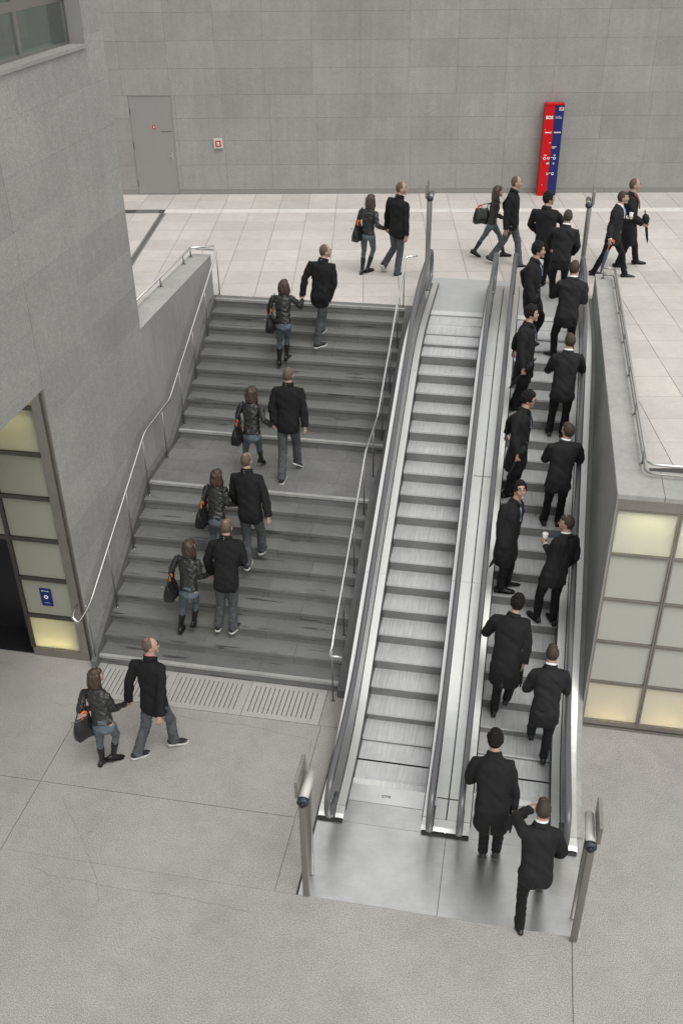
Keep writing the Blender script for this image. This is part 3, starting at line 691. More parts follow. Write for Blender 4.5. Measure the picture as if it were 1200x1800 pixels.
# ------------------------------------------------------------ escalators
ky = [-30, -1.44, -1.08, -.72, -.36] + [.36 * k for k in range(16)] + [5.76, 6.12, 6.48, 30]
kz = [0, 0, 0, .059, .187] + [.369 + .186 * k for k in range(16)] + [3.238, 3.285, H, H]
def nz(y):
    for i in range(len(ky) - 1):
        if ky[i] <= y <= ky[i + 1]:
            return kz[i] + (kz[i + 1] - kz[i]) * (y - ky[i]) / (ky[i + 1] - ky[i])
def nzs(y):  # smoothed track line
    return sum(nz(y + d) for d in (-.5, -.3, -.1, .1, .3, .5)) / 6
YS = [-1.95 + .12 * k for k in range(int((8.6 + 1.95) / .12) + 1)]
def escalator(x0, ph, label, outer_l, outer_r, out_ends):
    e = empty('escalator', label, 'escalator', 'pair of parallel escalators', loc=(x0 + .48, -1.5, 0))
    ch = lambda o: reparent(o, e)
    w = .965; me = None
    # steps
    for k in range(-4, 19):
        if k < 0: y, z = .36 * k, [.0, .0, .059, .187][k + 4]
        elif k < 16: y, z = .36 * k, .369 + .186 * k
        else: y, z = .36 * k, [3.238, 3.285, H - .001][k - 16]
        y += ph
        znext = z; ynext = y + .36
        zprev = z - .24
        bm = bmesh.new()
        # tread with curved riser below
        box(bm, .004, w - .004, y + .002, ynext + (.0 if 1 else 0) + .03, z - .03, z - .001, 0)
        pts = [(.004, y + .002, z - .03), (.004, y + .004, z - .08), (.004, y + .014, z - .15), (.004, y + .035, z - .25), (.004, y + .08, z - .25), (.004, y + .08, z - .03)]
        prism(bm, pts, (w - .008, 0, 0), 1)
        # yellowish-grey edge cleats left and right
        bmesh.ops.recalc_face_normals(bm, faces=bm.faces[:])
        o = mesh_obj('escalator_step', bm, [M['tread'], M['riser']]); o.location.x = x0; ch(o)
    # comb plates
    def plate_part(name, mat, y0, y1, z, xa=0, xb=w, t=.02):
        bm = bmesh.new(); box(bm, x0 + xa, x0 + xb, y0, y1, z - t, z); return ch(mesh_obj(name, bm, M[mat]))
    cp = plate_part('comb', 'combm', -1.50, -1.40, .010, -.0, w, .03)
    bm = bmesh.new()
    for i in range(48):
        xx = x0 + .01 + i * (w - .02) / 48; box(bm, xx, xx + .008, -1.42, -1.33, .0, .012)
    ch(mesh_obj('comb_teeth', bm, M['combm']))
    plate_part('comb_plate', 'plates', -1.786, -1.502, .012, -.10, w + .10)
    plate_part('comb', 'combm', 6.93, 7.02, H + .008, 0, w, .03)
    plate_part('comb_plate', 'combm', 7.022, 7.14, H + .006)
    plate_part('landing_plate', 'plateup', 7.142, 8.985, H + .004, -.16, w + .16)
    # skirts
    for xa, xb in ((-.012, -.001), (w + .001, w + .012)):
        ch(profile_strip('skirt_panel', M['skirt'], None, YS, x0 + xa, x0 + xb, lambda y: nzs(y) - .35, lambda y: nzs(y) + .075))
    # inner decks, outer decks, glass, handrails
    for s in (-1, 1):
        xi = x0 - .013 if s < 0 else x0 + w + .013
        def X(d): return xi + s * d
        def strip_(name, mat, d0, d1, h0, h1, ys=YS):
            a, b = sorted((X(d0), X(d1))); return ch(profile_strip(name, M[mat], None, ys, a, b, lambda y: nzs(y) + h0, lambda y: nzs(y) + h1))
        half = len(YS) // 3
        for seg in (YS[:half + 1], YS[half:2 * half + 1], YS[2 * half:]):
            g = [seg[0] + .002] + seg[1:-1] + [seg[-1] - .002]
            strip_('inner_deck', 'deck', 0, .106, .04, .082, g)
            ow = outer_l if s < 0 else outer_r
            strip_('outer_deck', 'deck', .130, ow, .035, .078, g)
        strip_('glass_slot', 'skirt', .106, .130, .02, .060)
        # glass with rounded newel ends
        gx = X(.118); gy0, gy1 = -2.30, 7.93
        bm = bmesh.new(); top = []; bot = []
        gys = [gy0 + (gy1 - gy0) * i / 60 for i in range(61)]
        def gtop(y):
            t = nzs(y) + .90
            if y < gy0 + .30: t = nzs(y) + .60 + math.sqrt(max(0, .09 - (gy0 + .30 - y) ** 2))
            if y > gy1 - .30: t = nzs(y) + .60 + math.sqrt(max(0, .09 - (y - gy1 + .30) ** 2))
            return t
        def gbot(y):
            if y < gy0 + .30: return nzs(y) + .60 - math.sqrt(max(0, .09 - (gy0 + .30 - y) ** 2)) - (0 if y < gy0 + .05 else .0)
            if y > gy1 - .30: return nzs(y) + .60 - math.sqrt(max(0, .09 - (y - gy1 + .30) ** 2))
            return nzs(y) + (.05 if y > gy0 + .38 else .3) if y < gy1 - .38 else nzs(y) + .3
        rr = []
        for y in gys:
            rr.append([bm.verts.new((gx - .005, y, gbot(y))), bm.verts.new((gx + .005, y, gbot(y))), bm.verts.new((gx + .005, y, gtop(y))), bm.verts.new((gx - .005, y, gtop(y)))])
        for a, b in zip(rr, rr[1:]):
            for i in range(4):
                try: bm.faces.new((a[i], a[(i + 1) % 4], b[(i + 1) % 4], b[i]))
                except Exception: pass
        bm.faces.new(rr[0][::-1]); bm.faces.new(rr[-1]); bmesh.ops.recalc_face_normals(bm, faces=bm.faces[:])
        gp = ch(mesh_obj('glass_panel', bm, M['glass']))
        # handrail
        path = []
        r0 = .33
        yb, yt = -2.16, 7.78
        for a in range(-6, 7):  # bottom newel: from lower inlet round the front to the top run
            an = math.radians(-90 - (a + 6) * 15); path.append(V((gx, yb + math.cos(an) * r0, .60 + math.sin(an) * r0)))
        path = [V((gx, yb + .25, .255))] + path
        yy = yb + .15
        while yy < yt - .05: path.append(V((gx, yy, nzs(yy) + .93))); yy += .15
        for a in range(0, 13):
            an = math.radians(90 - a * 15); path.append(V((gx, yt + math.cos(an) * r0, H + .60 + math.sin(an) * r0)))
        path.append(V((gx, yt - .25, H + .255)))
        bm = bmesh.new(); tube(bm, path, [(.040, .022)] * len(path), 12, ref=(1, 0, 0)); bmesh.ops.recalc_face_normals(bm, faces=bm.faces[:])
        hr_ = ch(mesh_obj('handrail', bm, M['rubber'], None, True))
        # bright guide profile under the rubber
        path2 = [V((gx + s * -.012, p.y, p.z - .024)) for p in path[14:-14]]
        ch(tubeo('handrail_guide', M['deck'], None, path2, [(.016, .012)] * len(path2), 6, ref=(1, 0, 0)))
        # black box paints the inlet and the shade under the deck ends; end facets
        a, b = sorted((X(.0), X(outer_l if s < 0 else outer_r)))
        bm = bmesh.new(); box(bm, a, b, -2.17, -1.98, .010, .040); bevel(bm, .012, 2); ch(mesh_obj('inlet_and_shade', bm, M['blackbox']))
        a1, b1 = sorted((X(0), X(.106))); a2, b2 = sorted((X(.130), X(outer_l if s < 0 else outer_r)))
        for (aa, bb) in ((a1, b1), (a2, b2)):
            bm = bmesh.new(); prism(bm, [(aa, -1.955, .030), (aa, -1.955, .080), (aa, -2.07, .066), (aa, -2.13, .035), (aa, -2.12, .026)], (bb - aa, 0, 0)); bmesh.ops.recalc_face_normals(bm, faces=bm.faces[:]); ch(mesh_obj('deck_end', bm, M['deck']))
    xa_, xb_ = (-.36, 1.274) if x0 < 1 else (1.277, 2.93)
    bm = bmesh.new(); box(bm, xa_, xb_, 8.50, 8.983, H - .03, H + .002); ch(mesh_obj('landing_frame', bm, M['plateup']))
    return e
esc1 = escalator(0.0, .005, 'empty escalator beside the dark stairs, its bare steel steps in view', .32, .296, 0)
esc2 = escalator(1.585, .020, 'escalator next to the glass building, crowded with men in dark suits and overcoats', .296, .318, 0)
text('maker_lettering', 'OTIS', .055, M['ring'], esc1, (.47 - esc1.location.x, -1.66 - esc1.location.y, .014), (0, 0, 0), ext=.001, bold=.001)
# stepped joints in the common outer deck
# truss side and pit fill
gc_ = profile_strip('gap_cover', M['coping'], None, [-1.9 + .25 * k for k in range(41)], 2.884, 2.9535, lambda y: nzs(y) - .3, lambda y: nzs(y) + .045); reparent(gc_, esc2)
pit = boxo('escalator_truss', M['skirtst'], None, -.363, 2.95, -1.3, 8.98, -.2, -.012); tag(pit, kind='structure')
bm = bmesh.new(); prism(bm, [(-.36, -1.2, -.02), (-.36, 0, .10), (-.36, 5.6, 2.95), (-.36, 8.98, 2.95), (-.36, 8.98, -.02)], (.02, 0, 0)); o_ = mesh_obj('truss_side', bm, M['skirtst'], pit)
bm = bmesh.new(); prism(bm, [(2.93, -1.2, -.02), (2.93, 0, .10), (2.93, 5.6, 2.95), (2.93, 8.98, 2.95), (2.93, 8.98, -.02)], (.022, 0, 0)); mesh_obj('truss_side', bm, M['skirtst'], pit)
bm = bmesh.new(); prism(bm, [(-.33, -1.2, -.02), (-.33, .2, .0), (-.33, 5.6, 2.75), (-.33, 6.9, 3.2), (-.33, 8.98, 3.29), (-.33, 8.98, -.02)], (3.25, 0, 0)); mesh_obj('truss_core', bm, M['dark'], pit)
# sticker
bm = bmesh.new(); box(bm, 1.268, 1.282, -1.95, 8.4, 0, .01)
for v in bm.verts: pass
bm.free()
ys2 = [y for y in YS if y < 8.45]
o_ = profile_strip('deck_joint', M['skirt'], None, ys2, 1.266, 1.284, lambda y: nzs(y) + .05, lambda y: nzs(y) + .0805); reparent(o_, esc1)
for yy in (-1.62, 3.2): 
    o_ = boxo('deck_joint', M['skirt'], None, 1.125, 1.43, yy, yy + .012, nzs(yy) + .04, nzs(yy) + .083); reparent(o_, esc1)
# big floor plates in front of both escalators
fp = empty('floor_plate', 'large brushed steel floor plate in front of both escalators', 'floor plate')
for (a, b) in ((-.335, 1.2915), (1.2945, 2.905)):
    ycuts = [-3.285, -2.14, -1.79]
    for c, d in zip(ycuts, ycuts[1:]):
        bm = bmesh.new(); box(bm, a + .002, b - .002, c + .002, d - .002, -.03, .010); mesh_obj('steel_sheet', bm, M['plate'], fp)
for (a, b) in ((-.335, -.102), (1.067, 1.483), (2.652, 2.905)):
    boxo('steel_sheet', M['plates'], fp, a, b, -1.786, -1.2, -.03, .009)

# gate posts
def gate(x, y, zf, sgn, label, tm='tube'):
    g = empty('sensor_post', label, 'sensor post', 'sensor posts at the escalator ends', loc=(x, y, zf))
    def rod(name, yy, r, h, mat='steeld'):
        bm = bmesh.new(); w = r; box(bm, -w, w, yy - w * .75, yy + w * .75, 0, h); bevel(bm, w * .45, 3); return mesh_obj(name, bm, M[mat], g, True)
    rod('post', 0, .040, 1.62); rod('post', .29, .032, 1.62)
    bm = bmesh.new(); tube(bm, [(-.02 * sgn, -.02, 1.66), (-.02 * sgn, .36, 1.66)], .050, 18); mesh_obj('horizontal_tube', bm, M[tm], g, True)
    bm = bmesh.new(); tube(bm, [(-.02 * sgn, -.075, 1.655), (-.02 * sgn, -.022, 1.655)], [(.066, .052), (.066, .052)], 20); cp_ = mesh_obj('end_cap', bm, M['ring'], g, True)
    bm = bmesh.new(); tube(bm, [(-.02 * sgn, -.10, 1.64), (-.02 * sgn, -.0755, 1.64)], .032, 14); mesh_obj('lens', bm, M['blackbox'], cp_, True)
    bm = bmesh.new(); box(bm, sgn * .060 - .020, sgn * .060 + .020, -.01, .40, 1.64, 1.90); bevel(bm, .004); mesh_obj('side_plate', bm, M['frame'], g)
    return g
gate(-.235, -3.27, .010, -1, 'steel sensor post with pale tube on top, front left corner of the floor plate')
gate(2.825, -3.32, .010, 1, 'steel sensor post with pale tube on top, front right corner of the floor plate')
gate(-.285, 8.75, H, -1, 'steel sensor post on the upper plaza beside the head of the empty escalator', 'steeld')
gate(2.73, 8.70, H, 1, 'steel sensor post on the upper plaza beside the head of the crowded escalator', 'steeld')

# ------------------------------------------------------------ handrails on posts
def railing(name, label, path, posts, group='steel handrails', r=.021, low=None, fr=.12, pr=.011):
    e = empty(name, label, 'handrail', group)
    tubeo('top_rail', M['steel'], e, fillet(path, fr), r, 12)
    if low: tubeo('lower_rail', M['steeld'], e, fillet(low, fr), r * .6, 8)
    for a, b in posts:
        bm = bmesh.new(); tube(bm, [a, b], pr, 8); tube(bm, [V(a) + V((0, 0, .001)), V(a) + V((0, 0, .008))], pr * 2.6, 12)
        mesh_obj('post', bm, M['steeld'], e, True)
    return e
lx = -4.175
ppost = [(-4.24, .12, 0), (lx, .96, 3 * RISE), (lx, 1.86, 6 * RISE), (lx, 2.74, 9 * RISE), (lx, 3.70, 10 * RISE), (lx, 4.67, 11 * RISE), (lx, 5.55, 14 * RISE), (lx, 6.42, 17 * RISE), (lx, 7.31, H)]
def lrz(y):
    if y < .15: return 1.20 - (.15 - y) * .1
    if y < 2.86: return 1.20 + (y - .15) * (2.60 - 1.20) / (2.86 - .15)
    if y < 4.08: return 2.60
    return 2.60 + (y - 4.08) * (4.20 - 2.60) / (7.38 - 4.08)
lpath = [(lx - .12, .30, 1.50), (lx - .12, -.02, 1.47), (lx - .08, -.22, 1.36), (lx - .02, -.16, 1.22), (lx, .10, 1.20), (lx, 2.86, 2.60), (lx, 4.08, 2.60), (lx, 7.36, 4.20)]
railing('stair_handrail', 'steel handrail on thin posts along the left side wall of the stairs', [(lx - .13, -.02, 1.28), (lx - .09, -.28, 1.25), (lx + .0, -.30, 1.17), (lx, -.02, 1.17), (lx, .16, 1.21), (lx, 2.86, 2.60), (lx, 4.08, 2.60), (lx, 7.36, 4.20), (lx - .42, 7.36, 4.20)],
        [(p, (p[0], p[1], (1.19 if i == 0 else lrz(p[1])) - .02)) for i, p in enumerate(ppost)], fr=.10)
cx = -.548
cposts = [(cx, -.03, 0), (cx, .87, 3 * RISE), (cx, 1.78, 6 * RISE), (cx, 2.70, 9 * RISE), (cx, 3.63, 10 * RISE), (cx, 4.61, 11 * RISE), (cx, 5.51, 14 * RISE), (cx, 6.39, 17 * RISE), (cx, 7.22, H)]
crz = lambda y: 1.0 + (y + .03) * .5 if y < .1 else lrz(y)
railing('stair_handrail', 'bright steel handrail between the stairs and the empty escalator', [(cx + .16, -.16, .98), (cx - .02, -.16, .97), (cx, -.02, 1.02), (cx, .12, 1.15), (cx, 2.86, 2.58), (cx, 4.08, 2.58), (cx, 7.20, 4.16), (cx, 7.34, 4.24), (cx + .22, 7.40, 4.26)],
        [(p, (p[0], p[1], (1.03 if i == 0 else crz(p[1])) - .02)) for i, p in enumerate(cposts)], fr=.10, r=.019)
railing('parapet_handrail', 'low steel rail on the parapet at the left of the stair head', [(-4.62, 3.56, PZ + .20), (-4.62, 7.12, PZ + .20), (-4.20, 7.30, PZ + .20)], [((-4.62, y, PZ + .02), (-4.62, y, PZ + .19)) for y in (4.1, 5.42, 6.68, 7.10)], fr=.05, r=.02, pr=.016)
rz_ = 3.832
railing('parapet_handrail', 'low steel rail round the terrace edge of the glass building', [(3.07, 7.90, rz_ + .20), (3.27, 7.90, rz_ + .20), (3.305, .50, rz_ + .20), (8.2, .50, rz_ + .20)],
        [((3.29, y, rz_), (3.29, y, rz_ + .19)) for y in (7.40, 6.13, 4.83, 3.53, 2.24, .85)] + [((3.08, 7.88, rz_), (3.08, 7.88, rz_ + .19))] + [((x, .5, rz_), (x, .5, rz_ + .19)) for x in (4.4, 5.5)],
        low=[(3.08, 7.90, rz_ + .07), (3.27, 7.90, rz_ + .07), (3.295, .50, rz_ + .07), (8.2, .50, rz_ + .07)], fr=.14, pr=.014)
PEOPLE = [
 ('M1','M',1.05,40,65,0,[0.03,0.03],None,[-2.624,-1.499,1.005,-2.703,-1.275,1.543,-2.708,-1.2,1.716,-2.925,-1.283,1.478,-2.542,-1.354,1.521,-2.987,-1.389,1.205,-2.474,-1.56,1.285,-3.022,-1.415,0.946,-2.453,-1.735,1.083,-2.711,-1.491,0.972,-2.528,-1.529,1.007,-2.821,-1.482,0.525,-2.512,-1.35,0.578,-2.958,-1.559,0.109,-2.53,-1.263,0.137]),
 ('W1','W',0.93,35,50,0,[0.01,0.05],[-3.46,-1.902,0.828],[-3.204,-1.851,0.86,-3.31,-1.678,1.321,-3.314,-1.62,1.475,-3.499,-1.683,1.252,-3.159,-1.725,1.277,-3.516,-1.838,1.038,-3.104,-1.697,1.012,-3.479,-1.65,0.907,-3.044,-1.488,0.91,-3.289,-1.852,0.853,-3.116,-1.856,0.874,-3.363,-1.759,0.463,-3.155,-1.682,0.508,-3.382,-1.754,0.074,-3.246,-1.677,0.125]),
 ('W2','W',0.93,8,25,0,[0.0,0.05],[-3.062,0.531,1.309],[-2.806,0.581,1.257,-2.831,0.759,1.747,-2.816,0.82,1.899,-3.015,0.778,1.726,-2.676,0.714,1.741,-3.117,0.787,1.481,-2.641,0.65,1.491,-3.155,0.791,1.252,-2.578,0.852,1.4,-2.887,0.581,1.224,-2.722,0.564,1.262,-2.987,0.717,0.847,-2.792,0.76,0.913,-3.056,0.705,0.451,-2.86,0.777,0.528]),
 ('M2','M',1.05,0,0,0,[0.03,0.0],None,[-2.237,0.642,1.467,-2.286,0.916,2.014,-2.287,1.0,2.185,-2.482,0.893,1.97,-2.096,0.92,2.003,-2.562,0.83,1.689,-1.993,0.791,1.753,-2.559,0.889,1.433,-2.14,0.95,1.605,-2.325,0.612,1.425,-2.14,0.625,1.437,-2.384,0.717,0.978,-2.2,0.728,0.988,-2.475,0.762,0.544,-2.234,0.75,0.54]),
 ('W3','W',0.93,10,25,0,[0.0,0.0],[-2.872,1.619,1.911],[-2.659,1.669,1.844,-2.684,1.831,2.338,-2.667,1.879,2.493,-2.85,1.883,2.303,-2.529,1.781,2.365,-2.918,1.907,2.049,-2.49,1.721,2.111,-2.924,1.92,1.817,-2.433,1.911,1.991,-2.739,1.669,1.818,-2.576,1.655,1.844,-2.803,1.841,1.454,-2.623,1.814,1.469,-2.778,1.704,1.084,-2.678,1.915,1.09]),
 ('M3','M',1.05,5,15,0,[0.0,0.0],None,[-2.106,1.638,2.042,-2.195,1.867,2.601,-2.203,1.938,2.777,-2.385,1.866,2.556,-1.998,1.842,2.569,-2.423,1.832,2.261,-1.886,1.714,2.315,-2.419,1.94,2.022,-1.82,1.587,2.081,-2.191,1.629,1.992,-2.006,1.609,2.02,-2.223,1.731,1.539,-2.014,1.808,1.601,-2.222,1.65,1.094,-2.057,1.964,1.19]),
 ('W4','W',0.93,5,20,0,[0.0,0.07],[-2.72,3.193,2.519],[-2.487,3.253,2.497,-2.506,3.393,3.001,-2.505,3.448,3.156,-2.681,3.412,2.972,-2.342,3.354,2.989,-2.77,3.447,2.725,-2.253,3.151,2.839,-2.784,3.559,2.522,-2.156,3.286,2.68,-2.569,3.243,2.478,-2.403,3.25,2.485,-2.662,3.406,2.117,-2.46,3.5,2.16,-2.666,3.347,1.73,-2.488,3.699,1.82]),
 ('M4','M',1.05,5,5,0,[0.0,0.09],None,[-1.899,3.36,2.683,-1.929,3.563,3.255,-1.935,3.624,3.433,-2.124,3.556,3.219,-1.732,3.558,3.232,-2.179,3.446,2.945,-1.662,3.445,2.959,-2.137,3.351,2.701,-1.619,3.337,2.718,-1.99,3.348,2.64,-1.804,3.34,2.657,-2.016,3.352,2.178,-1.825,3.552,2.242,-2.016,3.23,1.748,-1.857,3.719,1.832]),
 ('W5','W',0.93,3,12,0,[0.0,0.0],[-2.732,5.691,3.463],[-2.516,5.733,3.43,-2.535,5.852,3.931,-2.514,5.902,4.085,-2.715,5.852,3.905,-2.37,5.85,3.918,-2.807,5.884,3.659,-2.236,5.922,3.7,-2.813,5.958,3.438,-2.254,6.147,3.76,-2.597,5.741,3.412,-2.433,5.717,3.433,-2.644,5.901,3.036,-2.505,5.937,3.1,-2.667,5.908,2.638,-2.546,5.989,2.715]),
 ('M5','M',1.05,15,60,0,[0.0,0.0],None,[-1.925,6.219,3.81,-1.905,6.375,4.392,-1.873,6.43,4.57,-2.122,6.39,4.366,-1.731,6.345,4.359,-2.226,6.295,4.097,-1.685,6.272,4.07,-2.255,6.23,3.843,-1.759,6.231,3.821,-2.013,6.24,3.771,-1.84,6.177,3.788,-1.944,6.612,3.507,-1.957,6.251,3.346,-1.991,6.538,3.069,-2.01,6.249,2.904]),
 ('W6','W',0.93,25,30,0,[0.0,0.0],[-1.714,8.941,4.173],[-1.512,8.961,4.14,-1.498,9.001,4.646,-1.466,9.043,4.8,-1.668,9.059,4.609,-1.349,8.926,4.613,-1.727,9.065,4.351,-1.312,8.837,4.363,-1.771,9.171,4.149,-1.177,8.997,4.261,-1.59,8.991,4.136,-1.433,8.93,4.141,-1.622,9.123,3.752,-1.428,9.132,3.785,-1.635,8.997,3.384,-1.536,9.11,3.405]),
 ('M6','M',1.05,35,80,0,[0.11,0.0],None,[-0.891,8.804,4.302,-0.891,8.927,4.887,-0.861,8.971,5.068,-1.074,9.025,4.857,-0.746,8.816,4.838,-1.127,9.043,4.563,-0.725,8.741,4.538,-1.138,9.043,4.3,-0.709,8.672,4.277,-0.969,8.847,4.275,-0.811,8.745,4.278,-0.992,9.069,3.872,-0.853,8.886,3.838,-1.21,9.152,3.497,-0.905,8.964,3.402]),
 ('W7','W',0.93,82,95,0,[0.0,0.06],[0.667,10.271,4.25],[0.89,10.237,4.101,0.942,10.217,4.6,0.968,10.223,4.761,0.983,10.377,4.532,0.915,10.043,4.579,0.875,10.592,4.419,0.953,10.118,4.328,0.865,10.696,4.211,1.144,10.199,4.229,0.895,10.321,4.1,0.886,10.154,4.11,1.053,10.517,3.782,0.736,10.368,3.799,1.164,10.575,3.405,0.559,10.454,3.457]),
 ('M7','M',1.05,80,88,0,[0.0,0.05],None,[1.315,9.863,4.25,1.288,9.953,4.831,1.324,9.981,5.015,1.302,10.133,4.763,1.228,9.752,4.784,1.135,10.227,4.533,1.19,9.668,4.483,1.199,10.227,4.278,1.193,9.6,4.215,1.326,9.952,4.233,1.307,9.765,4.234,1.446,10.011,3.799,1.15,9.951,3.84,1.528,9.939,3.375,0.919,10.05,3.466]),
 ('K7','K',1.05,12,70,0,[0.0,0.0],None,[1.985,8.685,4.249,1.946,8.801,4.828,1.967,8.846,5.009,1.737,8.829,4.785,2.121,8.765,4.803,1.678,8.904,4.501,2.286,8.819,4.559,1.847,8.98,4.315,2.333,8.898,4.313,1.898,8.706,4.219,2.076,8.651,4.24,2.054,8.889,3.821,2.051,8.77,3.796,2.198,9.013,3.414,2.004,8.84,3.367]),
 ('S7','S',1.02,5,5,0,[0.0,0.0],None,[2.277,7.822,4.188,2.311,7.948,4.749,2.327,8.001,4.925,2.112,7.954,4.693,2.49,7.926,4.693,2.013,8.083,4.452,2.551,7.906,4.408,2.071,8.242,4.262,2.484,8.067,4.222,2.183,7.815,4.17,2.368,7.814,4.167,2.168,8.037,3.784,2.386,8.07,3.798,2.205,8.186,3.383,2.398,8.255,3.405]),
 ('S8','S',1.02,88,88,0,[0.0,0.0],None,[3.303,9.423,4.193,3.338,9.486,4.748,3.384,9.497,4.921,3.376,9.659,4.677,3.271,9.299,4.716,3.5,9.6,4.47,3.207,9.25,4.432,3.52,9.58,4.51,3.212,9.086,4.237,3.332,9.508,4.19,3.275,9.334,4.19,3.517,9.586,3.794,3.166,9.518,3.794,3.645,9.622,3.385,3.02,9.645,3.406]),
 ('K8','N',1.06,88,88,0,[0.0,0.0],None,[3.636,10.009,4.223,3.61,10.139,4.816,3.633,10.165,5.004,3.639,10.332,4.78,3.565,9.947,4.785,3.673,10.542,4.565,3.644,9.868,4.485,3.719,10.585,4.307,3.857,9.852,4.326,3.659,10.09,4.175,3.618,9.907,4.211,3.811,10.253,3.761,3.62,10.085,3.786,3.915,10.501,3.401,3.519,10.241,3.381]),
 ('K6','K',1.05,65,95,0,[0.0,0.0],None,[1.792,5.786,4.168,1.788,5.881,4.743,1.827,5.912,4.923,1.84,6.051,4.658,1.721,5.687,4.72,1.622,6.104,4.46,1.736,5.589,4.428,1.689,6.124,4.207,1.806,5.506,4.181,1.806,5.873,4.141,1.78,5.691,4.172,1.991,5.965,3.728,1.858,5.857,3.748,1.814,5.885,3.327,1.723,5.922,3.328]),
 ('S6','S',1.02,0,10,0,[0.0,0.0],None,[2.378,5.334,4.041,2.417,5.488,4.601,2.421,5.539,4.778,2.23,5.469,4.556,2.601,5.49,4.546,2.124,5.55,4.297,2.633,5.42,4.263,2.239,5.778,4.282,2.55,5.658,4.221,2.284,5.32,4.013,2.466,5.327,4.017,2.221,5.537,3.622,2.501,5.566,3.636,2.251,5.707,3.231,2.528,5.752,3.249]),
 ('K5','K',1.05,55,95,0,[0.0,0.0],None,[1.766,4.365,3.579,1.762,4.521,4.152,1.795,4.565,4.331,1.819,4.694,4.081,1.7,4.332,4.145,1.631,4.783,3.866,1.689,4.215,3.852,1.584,4.839,3.613,1.752,4.114,3.605,1.786,4.444,3.554,1.748,4.267,3.561,1.795,4.565,3.114,1.72,4.441,3.125,1.725,4.707,2.708,1.638,4.605,2.713]),
 ('S5','S',1.02,-3,-12,0,[0.0,0.0],None,[2.383,3.926,3.355,2.405,4.094,3.911,2.412,4.152,4.085,2.217,4.073,3.857,2.597,4.09,3.874,2.129,4.129,3.586,2.657,4.176,3.603,2.221,4.366,3.568,2.566,4.412,3.572,2.289,3.907,3.323,2.475,3.923,3.338,2.274,4.083,2.908,2.489,4.088,2.918,2.258,4.207,2.496,2.465,4.197,2.501]),
 ('K4','K',1.05,50,90,-12,[0.0,0.0],None,[1.771,2.816,2.818,1.809,3.023,3.387,1.855,3.077,3.562,1.857,3.19,3.304,1.731,2.841,3.408,1.638,3.268,3.116,1.703,2.705,3.129,1.59,3.318,2.863,1.773,2.578,2.897,1.788,2.887,2.767,1.749,2.714,2.804,1.808,3.03,2.327,1.727,2.888,2.367,1.757,3.194,1.923,1.665,3.052,1.957]),
 ('S4','S',1.02,-3,-35,0,[0.0,0.0],None,[2.396,2.409,2.609,2.435,2.58,3.151,2.455,2.626,3.323,2.252,2.549,3.108,2.624,2.591,3.123,2.171,2.607,2.835,2.685,2.648,2.844,2.271,2.835,2.783,2.594,2.875,2.774,2.304,2.393,2.593,2.484,2.41,2.597,2.293,2.557,2.175,2.495,2.575,2.18,2.267,2.661,1.757,2.48,2.672,1.758]),
 ('K3','K',1.05,80,165,30,[0.0,0.0],None,[1.725,1.368,2.099,1.789,1.606,2.65,1.848,1.656,2.822,1.843,1.756,2.566,1.649,1.436,2.669,1.673,1.842,2.335,1.612,1.34,2.387,1.725,1.851,2.078,1.654,1.26,2.14,1.757,1.435,2.055,1.685,1.265,2.085,1.799,1.537,1.606,1.705,1.413,1.645,1.779,1.695,1.192,1.694,1.531,1.213]),
 ('S3','S',1.02,-30,-75,0,[0.0,0.0],None,[2.402,1.017,1.896,2.513,1.218,2.423,2.507,1.279,2.593,2.408,1.063,2.429,2.645,1.335,2.331,2.384,1.029,2.141,2.692,1.247,2.058,2.258,1.235,2.224,2.547,1.31,1.858,2.31,0.973,1.882,2.482,1.04,1.875,2.258,1.099,1.452,2.482,1.137,1.438,2.247,1.18,1.025,2.484,1.168,1.008]),
 ('K2','K',1.05,8,15,0,[0.0,0.0],None,[1.839,-0.276,1.284,1.888,0.069,1.821,1.932,0.167,1.986,1.665,0.072,1.779,2.053,0.042,1.796,1.558,0.09,1.501,2.099,-0.099,1.54,1.636,0.331,1.43,2.073,-0.244,1.315,1.746,-0.293,1.208,1.92,-0.346,1.246,1.772,-0.173,0.752,1.949,-0.152,0.821,1.756,-0.094,0.31,1.913,0.035,0.429]),
 ('S2','S',1.02,-2,0,0,[0.0,0.0],None,[2.385,-0.819,1.03,2.405,-0.524,1.536,2.412,-0.431,1.696,2.215,-0.568,1.473,2.594,-0.548,1.492,2.132,-0.605,1.197,2.65,-0.567,1.208,2.205,-0.382,1.1,2.595,-0.347,1.092,2.293,-0.847,0.995,2.474,-0.833,1.015,2.273,-0.603,0.61,2.47,-0.744,0.574,2.277,-0.387,0.239,2.457,-0.711,0.144]),
 ('K1','K',1.05,5,0,0,[0.0,0.0],None,[1.81,-2.476,1.003,1.777,-2.137,1.501,1.771,-2.035,1.662,1.576,-2.175,1.432,1.959,-2.178,1.467,1.522,-2.209,1.14,2.028,-2.27,1.191,1.594,-1.993,1.01,2.052,-2.363,0.946,1.722,-2.498,0.977,1.903,-2.502,0.981,1.748,-2.392,0.525,1.92,-2.378,0.529,1.754,-2.328,0.086,1.911,-2.289,0.095]),
 ('S1','S',1.02,-8,-5,0,[0.0,0.0],None,[2.327,-3.162,0.897,2.329,-2.974,1.426,2.334,-2.899,1.591,2.144,-3.047,1.389,2.513,-2.993,1.357,2.065,-2.794,1.279,2.591,-3.014,1.078,2.218,-2.597,1.207,2.542,-2.874,0.871,2.236,-3.181,0.91,2.418,-3.154,0.874,2.217,-3.184,0.467,2.425,-2.886,0.508,2.228,-3.281,0.052,2.441,-2.675,0.124]),
]

